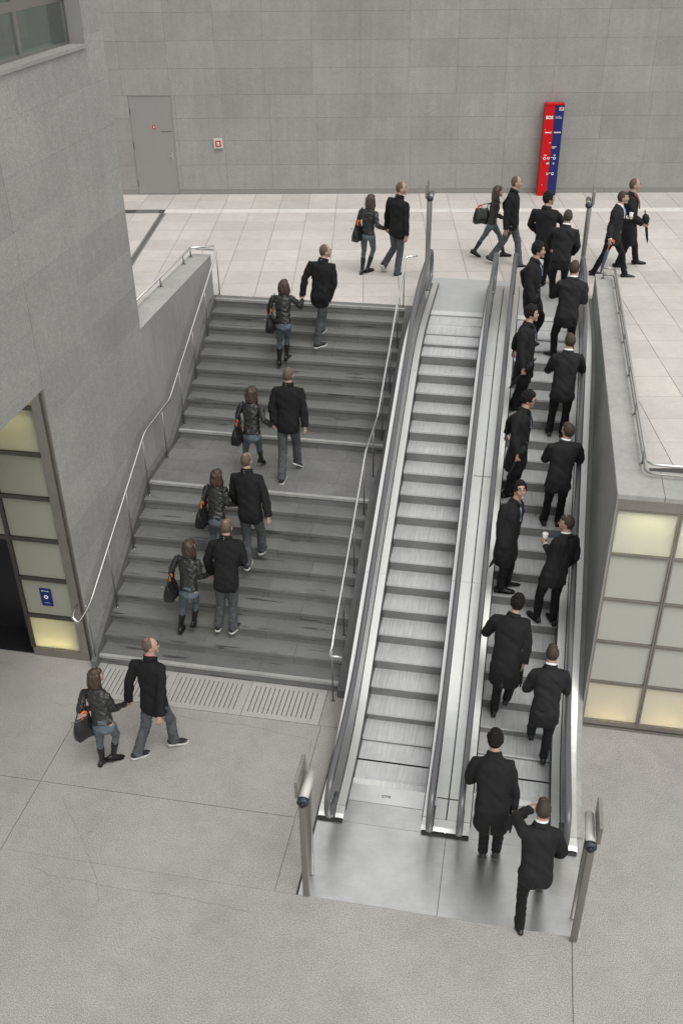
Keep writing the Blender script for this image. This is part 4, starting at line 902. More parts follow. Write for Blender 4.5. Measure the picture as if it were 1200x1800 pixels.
# ------------------------------------------------------------ people
JN = ['hp', 'nk', 'hc', 'sl', 'sr', 'el', 'er', 'wl', 'wr', 'hl', 'hr', 'kl', 'kr', 'al', 'ar']
TMP = bpy.data.scenes.new('tmp_build')
def remesh(bm, voxel, smooth=4, noise_amp=0, noise_sc=8, seed=0, aniso=(1, 1, 1), reduce=1.0):
    me = bpy.data.meshes.new('t'); bm.to_mesh(me); bm.free()
    o = bpy.data.objects.new('t', me); COL.objects.link(o)
    md = o.modifiers.new('r', 'REMESH'); md.mode = 'VOXEL'; md.voxel_size = voxel; md.use_smooth_shade = True
    if smooth: s = o.modifiers.new('s', 'SMOOTH'); s.factor = .5; s.iterations = smooth
    if reduce < 1: d = o.modifiers.new('d', 'DECIMATE'); d.ratio = reduce
    dg = bpy.context.evaluated_depsgraph_get(); ev = o.evaluated_get(dg)
    out = bpy.data.meshes.new_from_object(ev, depsgraph=dg)
    bpy.data.objects.remove(o); bpy.data.meshes.remove(me)
    if noise_amp:
        out.update(); S = V((seed * 3.1, seed * 1.7, seed * .9))
        import numpy as np
        n = len(out.vertices); co = np.empty(n * 3, 'f'); out.vertices.foreach_get('co', co); co = co.reshape(-1, 3)
        nr = np.empty(n * 3, 'f'); out.vertex_normals.foreach_get('vector', nr); nr = nr.reshape(-1, 3)
        p = co * np.array(aniso, 'f') * noise_sc + np.array(S, 'f')
        # cheap folded sine wrinkles
        a = np.sin(p[:, 0] * 1.7 + 1.3 * np.sin(p[:, 2] * 1.1) + p[:, 1]); b = np.sin(p[:, 2] * 2.3 + 1.7 * np.sin(p[:, 0] * 1.3 + p[:, 1] * 1.9)); c = np.sin(p[:, 1] * 2.9 + 1.1 * np.sin(p[:, 2] * 2.7 + p[:, 0]))
        d = (a * .4 + b * .7 + c * .35) * noise_amp; d = np.where(d < 0, d * 1.5, d)
        co += nr * d[:, None]; out.vertices.foreach_set('co', co.ravel()); out.update()
    return out
def put(name, me, mats, parent):
    me.materials.clear()
    for m in (mats if isinstance(mats, list) else [mats]): me.materials.append(m)
    me.polygons.foreach_set('use_smooth', [True] * len(me.polygons))
    o = bpy.data.objects.new(name, me); COL.objects.link(o)
    if parent is not None: reparent(o, parent)
    return o
def ell(bm, c, R, rx, ry, rz, nu=14, nv=9, fn=None):
    """ellipsoid in frame R (matrix cols right, fwd, up)"""
    rings = []
    c = V(c)
    for j in range(nv + 1):
        ph = -math.pi / 2 + math.pi * j / nv; row = []
        for i in range(nu):
            th = 2 * math.pi * i / nu
            p = V((math.cos(ph) * math.cos(th) * rx, math.cos(ph) * math.sin(th) * ry, math.sin(ph) * rz))
            if fn: p = fn(p)
            row.append(bm.verts.new(c + R @ p))
            if j in (0, nv): break
        rings.append(row)
    for j in range(nv):
        a, b = rings[j], rings[j + 1]
        for i in range(nu):
            k = (i + 1) % nu
            if len(a) == 1: bm.faces.new((a[0], b[k], b[i]))
            elif len(b) == 1: bm.faces.new((a[i], a[k], b[0]))
            else: bm.faces.new((a[i], a[k], b[k], b[i]))
def frame(yaw, pitch=0, roll=0):
    return Matrix.Rotation(-math.radians(yaw), 3, 'Z') @ Matrix.Rotation(math.radians(pitch), 3, 'X') @ Matrix.Rotation(math.radians(roll), 3, 'Y')
def lerp(a, b, t): return a * (1 - t) + b * t

def person(key, kind, s, yaw, hy, hpit, lift, bagp, Jf, label, grp=None):
    J = {n: V(Jf[3 * i:3 * i + 3]) for i, n in enumerate(JN)}
    R = frame(yaw); rt, fw, up_ = R.col[0].copy(), R.col[1].copy(), V((0, 0, 1))
    fem = kind == 'W'; seed = sum(ord(c) for c in key) % 17
    gz = min(J['al'].z - lift[0], J['ar'].z - lift[1]) - .09
    root = empty('person', label, 'person', grp, loc=((J['al'].x + J['ar'].x) / 2, (J['al'].y + J['ar'].y) / 2, gz))
    HR = frame(hy, hpit)
    hc = J['hc'].copy(); nk = J['nk']; hp = J['hp']
    k = s * (1.0 if not fem else 1.02)
    hrt = (J['hr'] - J['hl']).normalized(); srt = (J['sr'] - J['sl']).normalized()
    # ---- body: one continuous surface
    bm = bmesh.new(); fb = .78 if fem else 1
    hpt = hp
    tube(bm, [hp - up_ * .06, hp + (nk - hp) * .3, hp + (nk - hp) * .7, nk - (nk - hp).normalized() * .05], [(.13 * s * fb, .09 * s * fb), (.12 * s * fb, .08 * s * fb), (.14 * s * fb, .085 * s * fb), (.10 * s * fb, .06 * s * fb)], 12, ref=hrt)
    nr = (.058 if not fem else .047) * s
    tube(bm, [nk - (nk - hp).normalized() * .07, nk + (hc - nk) * .35, hc - HR.col[2] * .03 - HR.col[1] * .012], [nr * 1.35, nr, nr * .95], 12)
    for a, b, c in (('sl', 'el', 'wl'), ('sr', 'er', 'wr')):
        tube(bm, [lerp(nk, J[a], .5) - up_ * .05, J[a] - up_ * .05, J[b], J[c]], [.035 * s, .035 * s, .036 * s, .026 * s], 8)
    for a, b, c in (('hl', 'kl', 'al'), ('hr', 'kr', 'ar')):
        tube(bm, [J[a] + up_ * .04, J[a], J[b], J[c]], [.07 * s * fb, .07 * s * fb, .045 * s * fb, .032 * s * fb], 8)
    def hd(p):
        q = p.copy()
        if p.z < 0:
            t = min(1, -p.z / .12); q.x *= 1 - .30 * t * t; q.y = p.y * (1 - .18 * t) + .012 * t
        if p.y < 0: q.y *= 1.03
        return q
    hs_ = 1.0 if not fem else .94
    HW = .076 * k * hs_
    ell(bm, hc, HR, HW, .097 * k * hs_, .118 * k * hs_, 18, 12, hd)
    def hp_(x, y, z): return hc + HR @ (V((x, y, z)) * k * hs_)
    ell(bm, hp_(0, .098, -.022), HR, .013 * k, .020 * k, .026 * k, 8, 6)      # nose
    ell(bm, hp_(0, .108, -.034), HR, .016 * k, .013 * k, .010 * k, 8, 5)
    ell(bm, hp_(0, .080, -.098), HR, .026 * k, .022 * k, .020 * k, 8, 6)      # chin
    ell(bm, hp_(0, .085, .022), HR, .046 * k, .014 * k, .010 * k, 10, 5)       # brow
    ell(bm, hp_(0, .090, -.062), HR, .024 * k, .012 * k, .011 * k, 8, 5)      # mouth area
    for sx in (-1, 1):
        ell(bm, hp_(sx * .079, -.006, -.018), HR, .010 * k, .018 * k, .032 * k, 8, 6)
        ell(bm, hp_(sx * .040, .070, -.030), HR, .024 * k, .018 * k, .022 * k, 8, 5)   # cheeks
    # palms
    hands = {}
    for a, b, sd in (('el', 'wl', -1), ('er', 'wr', 1)):
        d = (J[b] - J[a]).normalized(); hold = HOLD.get((key, sd))
        if hold is not None: d = (d * .4 + V(hold) * .6).normalized()
        side = (rt * sd); inn = (-side * .9 + fw * .3); inn = (inn - d * inn.dot(d)).normalized(); w_ = d.cross(inn).normalized()
        if w_.dot(fw) < 0: w_ = -w_
        Rh = Matrix((w_, inn, d)).transposed()
        c = J[b] + d * .055 * k
        ell(bm, c, Rh, .040 * k, .016 * k, .052 * k, 10, 7)
        tube(bm, [J[b] - d * .03, J[b] + d * .03 * k], [.026 * k, .028 * k], 8)
        hands[sd] = (J[b], d, w_, inn)
    for f in bm.faces: f.smooth = True
    bmesh.ops.recalc_face_normals(bm, faces=bm.faces[:])
    vox = .0105 if key in ('K3', 'K4', 'K5', 'S3') else .0125
    me = remesh(bm, vox, 2)
    # fingers joined into the same mesh
    bm = bmesh.new(); bm.from_mesh(me); bpy.data.meshes.remove(me)
    for sd, (wr_, d, w_, inn) in hands.items():
        curl = .9 if (key, sd) in HOLD or (fem and sd == 1) or (kind == 'M' and sd == -1) else .42
        for fi, (off, ln) in enumerate(((.030, .066), (.010, .076), (-.010, .071), (-.029, .056))):
            p = wr_ + d * .088 * k + w_ * off * k; q = [p]; dd = d.copy()
            for seg in range(3):
                ang = curl * (.7 + .35 * seg); dd = (dd * math.cos(ang) + inn * math.sin(ang)).normalized() if False else (dd * math.cos(curl * .75) + inn.cross(w_).cross(inn) * 0 + (inn - dd * inn.dot(dd)).normalized() * math.sin(curl * .75)).normalized()
                q.append(q[-1] + dd * ln * k / 2.6)
            tube(bm, q, [.0095 * k, .009 * k, .0085 * k, .006 * k], 6)
        tp = wr_ + d * .035 * k + w_ * .034 * k; td = (w_ * .6 + d * .6 + inn * .45).normalized(); t2 = (w_ * .1 + d * .85 + inn * .5).normalized()
        tube(bm, [tp - td * .01, tp + td * .030 * k, tp + td * .030 * k + t2 * .030 * k], [.0125 * k, .011 * k, .008 * k], 6)
    me = bpy.data.meshes.new('body'); bm.to_mesh(me); bm.free()
    body = put('body', me, [M['skin'], M['lips']], root)
    Hi = HR.inverted(); 
    for p in body.data.polygons:
        l = Hi @ (p.center - hc) / (k * hs_)
        if abs(l.x) < .024 and l.y > .080 and -.071 < l.z < -.056: p.material_index = 1
    # ---- eyes, brows
    bm = bmesh.new()
    for sx in (-1, 1):
        bm = bmesh.new(); ell(bm, hp_(sx * .031, .0775, .004), HR, .0155 * k, .011 * k, .009 * k, 8, 6); e1 = mesh_obj('eye', bm, M['eyew'], None, True); reparent(e1, root)
        bm = bmesh.new(); ell(bm, hp_(sx * .031, .0865, .004), HR, .0065 * k, .004 * k, .0065 * k, 8, 5); e2 = mesh_obj('iris', bm, M['iris'], None, True); e2.parent = e1; e2.matrix_parent_inverse = e1.matrix_world.inverted() if False else Matrix.Translation(-root.location) if False else Matrix.Identity(4)
        e2.matrix_parent_inverse = Matrix.Identity(4)
        bm = bmesh.new(); tube(bm, [hp_(sx * .014, .098, .026), hp_(sx * .034, .097, .031), hp_(sx * .052, .084, .024)], [.0045 * k, .0055 * k, .003 * k], 6); reparent(mesh_obj('eyebrow', bm, M['hair_black'], None, True), root)
    # ---- hair
    bm = bmesh.new()
    hm = {'M': 'hair_short', 'K': 'hair_black', 'S': 'hair_short', 'W': 'hair_long', 'N': 'hair_thin'}[kind]
    if kind == 'M': hm = 'hair_thin'
    if kind in 'MN':
        ell(bm, hp_(0, -.014, .010), HR, .0800 * k, .0895 * k, .112 * k, 18, 12)
        hme = remesh(bm, .010, 2, .0012, 160, seed)
    elif kind == 'S':
        ell(bm, hp_(0, -.018, .012), HR, .0830 * k, .0890 * k, .112 * k, 18, 12); ell(bm, hp_(0, .040, .072), HR, .060 * k, .050 * k, .042 * k, 12, 8)
        hme = remesh(bm, .010, 2, .0018, 150, seed)
    elif kind == 'K':
        ell(bm, hp_(0, -.018, .020), HR, .088 * k, .096 * k, .116 * k, 20, 14)
        ell(bm, hp_(0, .030, .086), HR, .066 * k, .056 * k, .046 * k, 14, 8)
        random.seed(seed)
        for _ in range(110):
            th = random.uniform(0, 6.28); ph = random.uniform(-.35, 1.5); d = V((math.cos(ph) * math.cos(th) * .088, math.cos(ph) * math.sin(th) * .096 - .015, math.sin(ph) * .118 + .026))
            if d.y > .07 and d.z < .08: continue
            ell(bm, hc + HR @ (d * k), HR, .0125 * k, .0125 * k, .0125 * k, 6, 5)
        hme = remesh(bm, .0070, 1)
    else:
        kk = k * hs_
        ell(bm, hp_(0, -.020, .022), HR, .090 * k, .098 * k, .112 * k, 18, 12)
        ell(bm, hp_(0, .040, .080), HR, .064 * k, .052 * k, .044 * k, 12, 8)
        random.seed(seed)
        for j in range(13):
            a = math.radians(-205 + j * 19.5); ca, sa = math.cos(a), math.sin(a)
            if sa > .35: continue
            L_ = random.uniform(.20, .27); p0 = hp_(ca * .082, sa * .088 - .012, .01)
            dn = V((0, 0, -1)); out = HR @ V((ca, sa, 0))
            pts = [p0 + V((0, 0, .05)), p0, p0 + dn * .08 + out * .010, p0 + dn * .16 + out * random.uniform(-.005, .02), p0 + dn * L_ + out * random.uniform(-.01, .02) + HR @ V((random.uniform(-.02, .02), 0, 0))]
            tube(bm, catmull(pts, 3), [.020 + .014 * math.sin(i / 12 * 3.14) - .012 * (i / 12) ** 2 for i in range(13)], 7)
        hme = remesh(bm, .0095, 1, .0042, 55, seed, (1, 1, .22))
    hair = put('hair', hme, [M[hm], M['hair_scalp']], root)
    if kind in 'MN':
        for p in hair.data.polygons:
            l = Hi @ (p.center - hc) / k
            if (l.z > .03 and l.y > .045 + .3 * abs(l.x)) or (key in ('M1', 'M2', 'M3') and (l.x ** 2 + (l.y + .035) ** 2) < .0007 and l.z > 0): p.material_index = 1
    if key in ('M3', 'M1'): hair['label'] = 'short thinning brown hair with a bald patch'
    # ---- trousers
    bm = bmesh.new()
    wf_ = .82 if kind == 'W' else .88
    tube(bm, [hp + up_ * .12, hp + up_ * .04, hp - up_ * .05, hp - up_ * .10], [(.145 * s * wf_, .10 * s * wf_), (.165 * s * wf_, .118 * s * wf_), (.165 * s, .122 * s), (.12 * s, .10 * s)], 16, ref=hrt)
    cuff = {'M': .070, 'K': .060, 'S': .060, 'N': .062, 'W': .050}[kind] * s
    th = (.086 if kind != 'W' else .080) * s; kn = {'M': .068, 'W': .056}.get(kind, .063) * s
    for a, b, c in (('hl', 'kl', 'al'), ('hr', 'kr', 'ar')):
        A_, B_, C_ = J[a], J[b], J[c]; C2 = C_ - up_ * (.035 if kind != 'W' else 0); dsh = (C2 - B_)
        if kind == 'W': C2 = B_ + dsh * .45
        pts = [A_ + up_ * .02, lerp(A_, B_, .25), lerp(A_, B_, .6), lerp(A_, B_, .92) + fw * .012, B_ + dsh * .10 + fw * .010 if kind != 'W' else B_ + dsh * .1, lerp(B_, C2, .4), lerp(B_, C2, .75), C2]
        tube(bm, pts, [th, th * 1.02, th * .88, kn * 1.06, kn, lerp(kn, cuff, .4), cuff * .98, cuff], 12, ref=hrt)
    tr = {'M': 'jeans', 'W': 'jeansb'}.get(kind, 'trouser')
    put('trousers', remesh(bm, .015, 3, .0028 if kind != 'W' else .0018, 22, seed, (1, 1, 1.2)), M[tr], root)
    # ---- shoes
    for a, b, lf, sd in (('al', 'kl', lift[0], -1), ('ar', 'kr', lift[1], 1)):
        ank = J[a]; shin = (J[b] - ank).normalized(); ground = ank.z - lf - .09
        pit = -math.asin(max(-.9, min(.9, lf / .15))) if lf > .02 else 0.0
        fy = yaw + sd * 7 + FOOT.get((key, sd), 0)
        RF = frame(fy, math.degrees(pit))
        if lf < -.02: RF = frame(fy, 18)
        def fp_(x, y, z): return ank + RF @ V((x * s, y * s, z * s))
        heel = .0 if kind != 'W' else .035
        bm = bmesh.new()
        prof = [(-.078, .022, .030, -.050), (-.062, .036, .042, -.040), (-.02, .040, .050, -.030), (.04, .042, .040, -.040), (.10, .047, .030, -.055), (.15, .044, .024, -.062), (.185, .032, .018, -.068), (.202, .012, .010, -.074)]
        if kind in 'KSN': prof = [(y * 1.06, w * .92, h, c) for y, w, h, c in prof]
        rings = []
        pr = [fp_(0, y, c) for y, w, h, c in prof]
        tube(bm, pr, [(w * s, (h) * s) for y, w, h, c in prof], 12, ref=RF.col[0])
        bm.verts.ensure_lookup_table()
        for v in bm.verts:   # flatten the sole
            l = RF.inverted() @ (v.co - ank)
            if l.z < -.082 * s: l.z = -.082 * s; v.co = ank + RF @ l
        if kind == 'W':
            tube(bm, [ank + shin * .285 * s, ank + shin * .2 * s, ank + shin * .08 * s, ank - shin * .04 * s], [.056 * s, .055 * s, .043 * s, .042 * s], 12)
            mm = 'bootl'; nm = 'boot'
        else:
            tube(bm, [ank + shin * .07 * s, ank - up_ * .03 * s], [.045 * s, .046 * s], 10); mm = 'sneak' if kind == 'M' else 'shoe'; nm = 'shoe'
        bmesh.ops.recalc_face_normals(bm, faces=bm.faces[:])
        sh = put(nm, remesh(bm, .011, 2), M[mm], root)
        # sole
        bm = bmesh.new(); out = [(0, -.082), (.032, -.068), (.040, -.02), (.040, .04), (.050, .10), (.047, .15), (.030, .195), (0, .210), (-.030, .195), (-.047, .15), (-.050, .10), (-.040, .04), (-.040, -.02), (-.032, -.068)]
        th_ = .020 if kind == 'M' else .008
        prism(bm, [fp_(x * (1.06 if kind == 'M' else .95), y, -.090) for x, y in out], RF.col[2] * th_ * s)
        if kind in 'WKSN': 
            prism(bm, [fp_(x, y, -.090 - (.0 if kind != 'W' else .0)) for x, y in ((-.030, -.078), (.030, -.078), (.032, -.03), (-.032, -.03))], RF.col[2] * (.028) * s)
        if kind == 'M': prism(bm, [fp_(sd * .0, 0.125, -.040), fp_(.035, .150, -.052), fp_(.028, .195, -.062), fp_(-.028, .195, -.062), fp_(-.035, .150, -.052)], RF.col[2] * .004)
        bmesh.ops.recalc_face_normals(bm, faces=bm.faces[:])
        so = mesh_obj('sole', bm, M['sole' if kind == 'M' else 'blackbox']); so.parent = sh; so.matrix_parent_inverse = Matrix.Identity(4)
    # ---- jacket / coat
    bm = bmesh.new()
    drop = {'M': .09, 'W': .03, 'K': .27, 'S': .125, 'N': .30}[kind] * s
    u = nk - hp; ul = u.normalized()
    wide = {'M': 1.01, 'W': .97, 'K': 1.07, 'S': 1.02, 'N': 1.06}[kind]
    flare = {'M': 1.0, 'W': 1.0, 'K': 1.12, 'S': 1.12, 'N': 1.15}[kind]
    def legpt(side, dd):
        a, b = (('hl', 'kl') if side < 0 else ('hr', 'kr')); L_ = (J[b] - J[a]); return J[a] + L_ * min(1.15, dd / max(.2, -L_.z)) if L_.z < -.1 else J[a] + L_ * .4
    pts, rad = [], []
    nlow = max(2, int(drop / .07) + 1) if kind != 'W' else 0
    for i in range(nlow, 0, -1):
        dd = drop * i / nlow; pl, pr_ = legpt(-1, dd), legpt(1, dd); c = (pl + pr_) / 2; c = lerp(V((hp.x, hp.y, 0)), V((c.x, c.y, 0)), .75); cz = hp.z - dd
        c = V((c.x, c.y, cz)) - fw * .012
        ex = max(abs((pl - c).dot(hrt)), abs((pr_ - c).dot(hrt))) + .088 * s; fwd_ = V((0, 0, 1)).cross(hrt)
        ey = max(abs((pl - c).dot(fwd_)), abs((pr_ - c).dot(fwd_))) + .092 * s
        f = 1 + (flare - 1) * i / nlow
        pts.append(c); rad.append((max(ex * .98, .172 * s * wide * f), min(max(ey * .97, .128 * s * wide * f), .27 * s)))
    pts0 = [p.copy() for p in pts]; rad0 = list(rad)
    prof = [(0, .178, .132, 0), (.22, .165, .124, 0), (.42, .168, .122, .004), (.62, .184, .128, .004), (.80, .190, .124, -.004), (.89, .168, .108, -.010), (.965, .112, .082, -.010), (1.03, .078, .068, .0)]
    if fem: prof = [(.035, .160, .120, 0), (.22, .145, .108, 0), (.42, .143, .106, .004), (.62, .158, .122, .008), (.80, .165, .108, -.002), (.90, .148, .092, -.006), (.975, .100, .070, -.008), (1.03, .062, .058, 0)]
    for t, rx, ry, fo in prof:
        pts.append(hp + u * t + fw * fo - fw * .006); rad.append((rx * s * wide, ry * s * (wide * .96)))
    # ref axis turned from hips to shoulders
    P_, T_ = frames(pts); n = 22; rings = []
    for i, (p, t, r) in enumerate(zip(P_, T_, rad)):
        tt = max(0, min(1, (i - nlow) / 7)); ax = lerp(hrt, srt, tt); ax = (ax - t * ax.dot(t)).normalized(); w2 = t.cross(ax)
        row = []
        for j in range(n):
            a = 2 * math.pi * j / n; ca, sa = math.cos(a), math.sin(a); pw = .82
            row.append(bm.verts.new(p + ax * math.copysign(abs(ca) ** pw, ca) * r[0] + w2 * math.copysign(abs(sa) ** pw, sa) * r[1]))
        rings.append(row)
    for a, b in zip(rings, rings[1:]):
        for j in range(n): bm.faces.new((a[j], a[(j + 1) % n], b[(j + 1) % n], b[j]))
    bm.faces.new(rings[0][::-1]); bm.faces.new(rings[-1])
    sr_ = {'M': .074, 'W': .060, 'K': .078, 'S': .074, 'N': .078}[kind] * s; wr_r = {'M': .058, 'W': .042, 'K': .060, 'S': .054, 'N': .060}[kind] * s
    for a, b, c in (('sl', 'el', 'wl'), ('sr', 'er', 'wr')):
        A_, B_, C_ = J[a] - up_ * .036 * s, J[b], J[c]
        inner = lerp(nk - ul * .07 * s, A_, .55)
        pts = [inner, A_, lerp(A_, B_, .35), lerp(A_, B_, .75), B_, lerp(B_, C_, .3), lerp(B_, C_, .7), C_ + (C_ - B_).normalized() * (.045 if kind == 'M' else .012)]
        tube(bm, pts, [sr_ * .95, sr_, sr_ * .97, sr_ * .88, sr_ * .86, lerp(sr_, wr_r, .35), lerp(sr_, wr_r, .8), wr_r], 12)
    bmesh.ops.recalc_face_normals(bm, faces=bm.faces[:])
    jm = {'M': 'wool', 'W': 'leather', 'K': 'coat', 'S': 'suit', 'N': 'coat'}[kind]; jn = {'M': 'jacket', 'W': 'leather_jacket', 'K': 'overcoat', 'S': 'suit_jacket', 'N': 'overcoat'}[kind]
    jk = put(jn, remesh(bm, .0145, 3, {'M': .0048, 'W': .0052, 'K': .0062, 'S': .0062, 'N': .0058}[kind], {'M': 17, 'W': 26, 'K': 12, 'S': 15, 'N': 12}[kind], seed, (1, 1, 1.1) if kind == 'W' else ((1.1, 1.1, .75) if kind == 'M' else (1.3, 1.3, .8))), M[jm], root)
    # back seam / vent, collar, shirt
    nd = (hc - nk).normalized(); fdir = (fw - nd * fw.dot(nd)).normalized(); rdir = nd.cross(fdir) * -1
    def ringstrip(name, mat, r0, r1, h0, h1, open_front=0.0, fo=0.0, ry=1.0, th_=.008, par=root, ends=0):
        bm = bmesh.new(); n = 26; rows = []
        for j in range(n + 1):
            a = math.radians(90 + open_front / 2 + (360 - open_front) * j / n)
            dr = rdir * math.cos(a) + fdir * math.sin(a) * ry
            fr_ = max(0, math.sin(a)); hh = h1 - ends * fr_
            rows.append([bm.verts.new(nk + fdir * fo + dr * r0 * s + nd * (h0 - .03 * fr_) * s), bm.verts.new(nk + fdir * fo + dr * r1 * s + nd * (hh - .03 * fr_) * s),
                         bm.verts.new(nk + fdir * fo + dr * (r1 - th_) * s + nd * (hh - .03 * fr_) * s), bm.verts.new(nk + fdir * fo + dr * (r0 - th_) * s + nd * (h0 - .03 * fr_) * s)])
        for a, b in zip(rows, rows[1:]):
            for i in range(4): bm.faces.new((a[i], a[(i + 1) % 4], b[(i + 1) % 4], b[i]))
        bm.faces.new(rows[0][::-1]); bm.faces.new(rows[-1]); bmesh.ops.recalc_face_normals(bm, faces=bm.faces[:])
        o = mesh_obj(name, bm, M[mat], None, True)
        if par is root: reparent(o, root)
        else: o.parent = par; o.matrix_parent_inverse = Matrix.Identity(4)
        return o
    if kind == 'M':
        cl_ = ringstrip('collar', jm, .095, .084, -.01, .068, 40, .006, 1.0, .012, jk)
        bm = bmesh.new()
        for zz in (.012, .042):
            ell(bm, nk + nd * zz * s - fdir * (.096 - .05 * zz) * s, Matrix((rdir, fdir, nd)).transposed(), .006, .004, .006, 8, 5)
        o = mesh_obj('stud', bm, M['beltsteel'], None, True); o.parent = jk; o.matrix_parent_inverse = Matrix.Identity(4)
        ringstrip('inner_collar', 'pink' if key in ('M1', 'M2', 'M3', 'M4') else 'scarf', .080, .070, .0, .052 if key != 'M1' else .075, 0, .004, 1.0, .010)
    elif kind == 'W':
        ringstrip('collar', jm, .086, .078, -.01, .050, 50, .004, 1.0, .010, jk)
        if key == 'W7': ringstrip('scarf', 'green', .080, .072, .0, .060, 0, .006, 1.0, .014)
    else:
        ringstrip('shirt_collar', 'shirtw' if kind == 'S' else 'shirtb', .074, .067, .0, .062 if kind == 'S' else .048, 0, .004, 1.0, .008)
        ringstrip('lapel_collar', jm, .098, .080, -.012, .040 if kind == 'S' else .056, 70, .006, 1.0, .014, jk, .03)
        # shirt front with tie
        chest = hp + u * .80; cfw = V((0, 0, 1)).cross(srt) * 1.0
        if cfw.dot(fw) < 0: cfw = -cfw
        ry = .124 * s * wide * .96; top = nk + fdir * .070 * s + nd * .018 * s; bot = hp + u * .56 + cfw * (.128 * s * wide + .010); mid = hp + u * .80 + cfw * (ry + .006)
        bm = bmesh.new()
        rows = [(top, .030), (lerp(top, mid, .5) + cfw * .004, .028), (mid, .017), (lerp(mid, bot, .4) + cfw * .002, .012), (lerp(mid, bot, .7), .003)]
        L0 = [bm.verts.new(p - srt * w * s) for p, w in rows]; L1 = [bm.verts.new(p + cfw * .010) for p, w in rows]; L2 = [bm.verts.new(p + srt * w * s) for p, w in rows]; L3 = [bm.verts.new(p - cfw * .02) for p, w in rows]
        for A1, B1 in ((L0, L1), (L1, L2), (L2, L3), (L3, L0)):
            for i in range(4): bm.faces.new((A1[i], B1[i], B1[i + 1], A1[i + 1]))
        bmesh.ops.recalc_face_normals(bm, faces=bm.faces[:])
        if kind != 'N':
            reparent(mesh_obj('shirt_front', bm, M['shirtw' if kind == 'S' and key != 'S3' else 'shirtb'], None, True), root)
            bm = bmesh.new(); tube(bm, [top + cfw * .012 - nd * .004, lerp(top, mid, .5) + cfw * .026, mid + cfw * .014, lerp(mid, bot, .6) + cfw * .016], [(.016 * s, .008), (.018 * s, .006), (.024 * s, .006), (.012 * s, .006)], 8, ref=srt); reparent(mesh_obj('tie', bm, M['tiel' if key in ('S3', 'S8') else 'tieb'], None, True), root)
        else:
            bm.free(); ringstrip('scarf', 'scarf', .092, .078, -.005, .060, 0, .012, 1.0, .02)
            bm = bmesh.new(); tube(bm, [top + cfw * .01, mid + cfw * .012, lerp(mid, bot, .9) + cfw * .01], [(.05 * s, .018), (.042 * s, .014), (.040 * s, .010)], 8, ref=srt); reparent(mesh_obj('scarf_end', bm, M['scarf'], None, True), root)
        # cuffs
        if kind == 'S':
            for b, c in (('el', 'wl'), ('er', 'wr')):
                d = (J[c] - J[b]).normalized(); bm = bmesh.new(); tube(bm, [J[c] - d * .01, J[c] + d * .028], [.036 * s, .035 * s], 12); reparent(mesh_obj('shirt_cuff', bm, M['shirtw'], None, True), root)
    if kind in 'KSN':   # centre back vent of the coat or jacket
        hb = pts0; back = -fw
        bm = bmesh.new(); rb_ = rad0[0][1]; c0 = pts0[0] + back * (rb_ + .004) ; c1 = pts0[-1] + back * (rad0[-1][1] + .006)
        prism(bm, [c0 - hrt * .013 - up_ * .004, c0 + hrt * .013 - up_ * .004, c1], back * .004)
        bmesh.ops.recalc_face_normals(bm, faces=bm.faces[:]); reparent(mesh_obj('back_vent', bm, M['blackbox']), root)
    if key in ('K3', 'K4'):
        bm = bmesh.new()
        for sx in (-1, 1):
            rr = []
            c = hp_(sx * .033, .106, .002)
            tube(bm, [c + HR @ V((math.cos(a) * .022 * k, -abs(math.cos(a)) * 0, math.sin(a) * .014 * k)) for a in [i * math.pi / 6 for i in range(13)]], .0022, 5, caps=False)
            tube(bm, [hp_(sx * .056, .102, .004), hp_(sx * .082, .0, .002)], .002, 5)
        tube(bm, [hp_(-.011, .108, .004), hp_(.011, .108, .004)], .002, 5)
        reparent(mesh_obj('glasses', bm, M['blackbox'], None, True), root)
    return root, J, hands, rt, fw, R

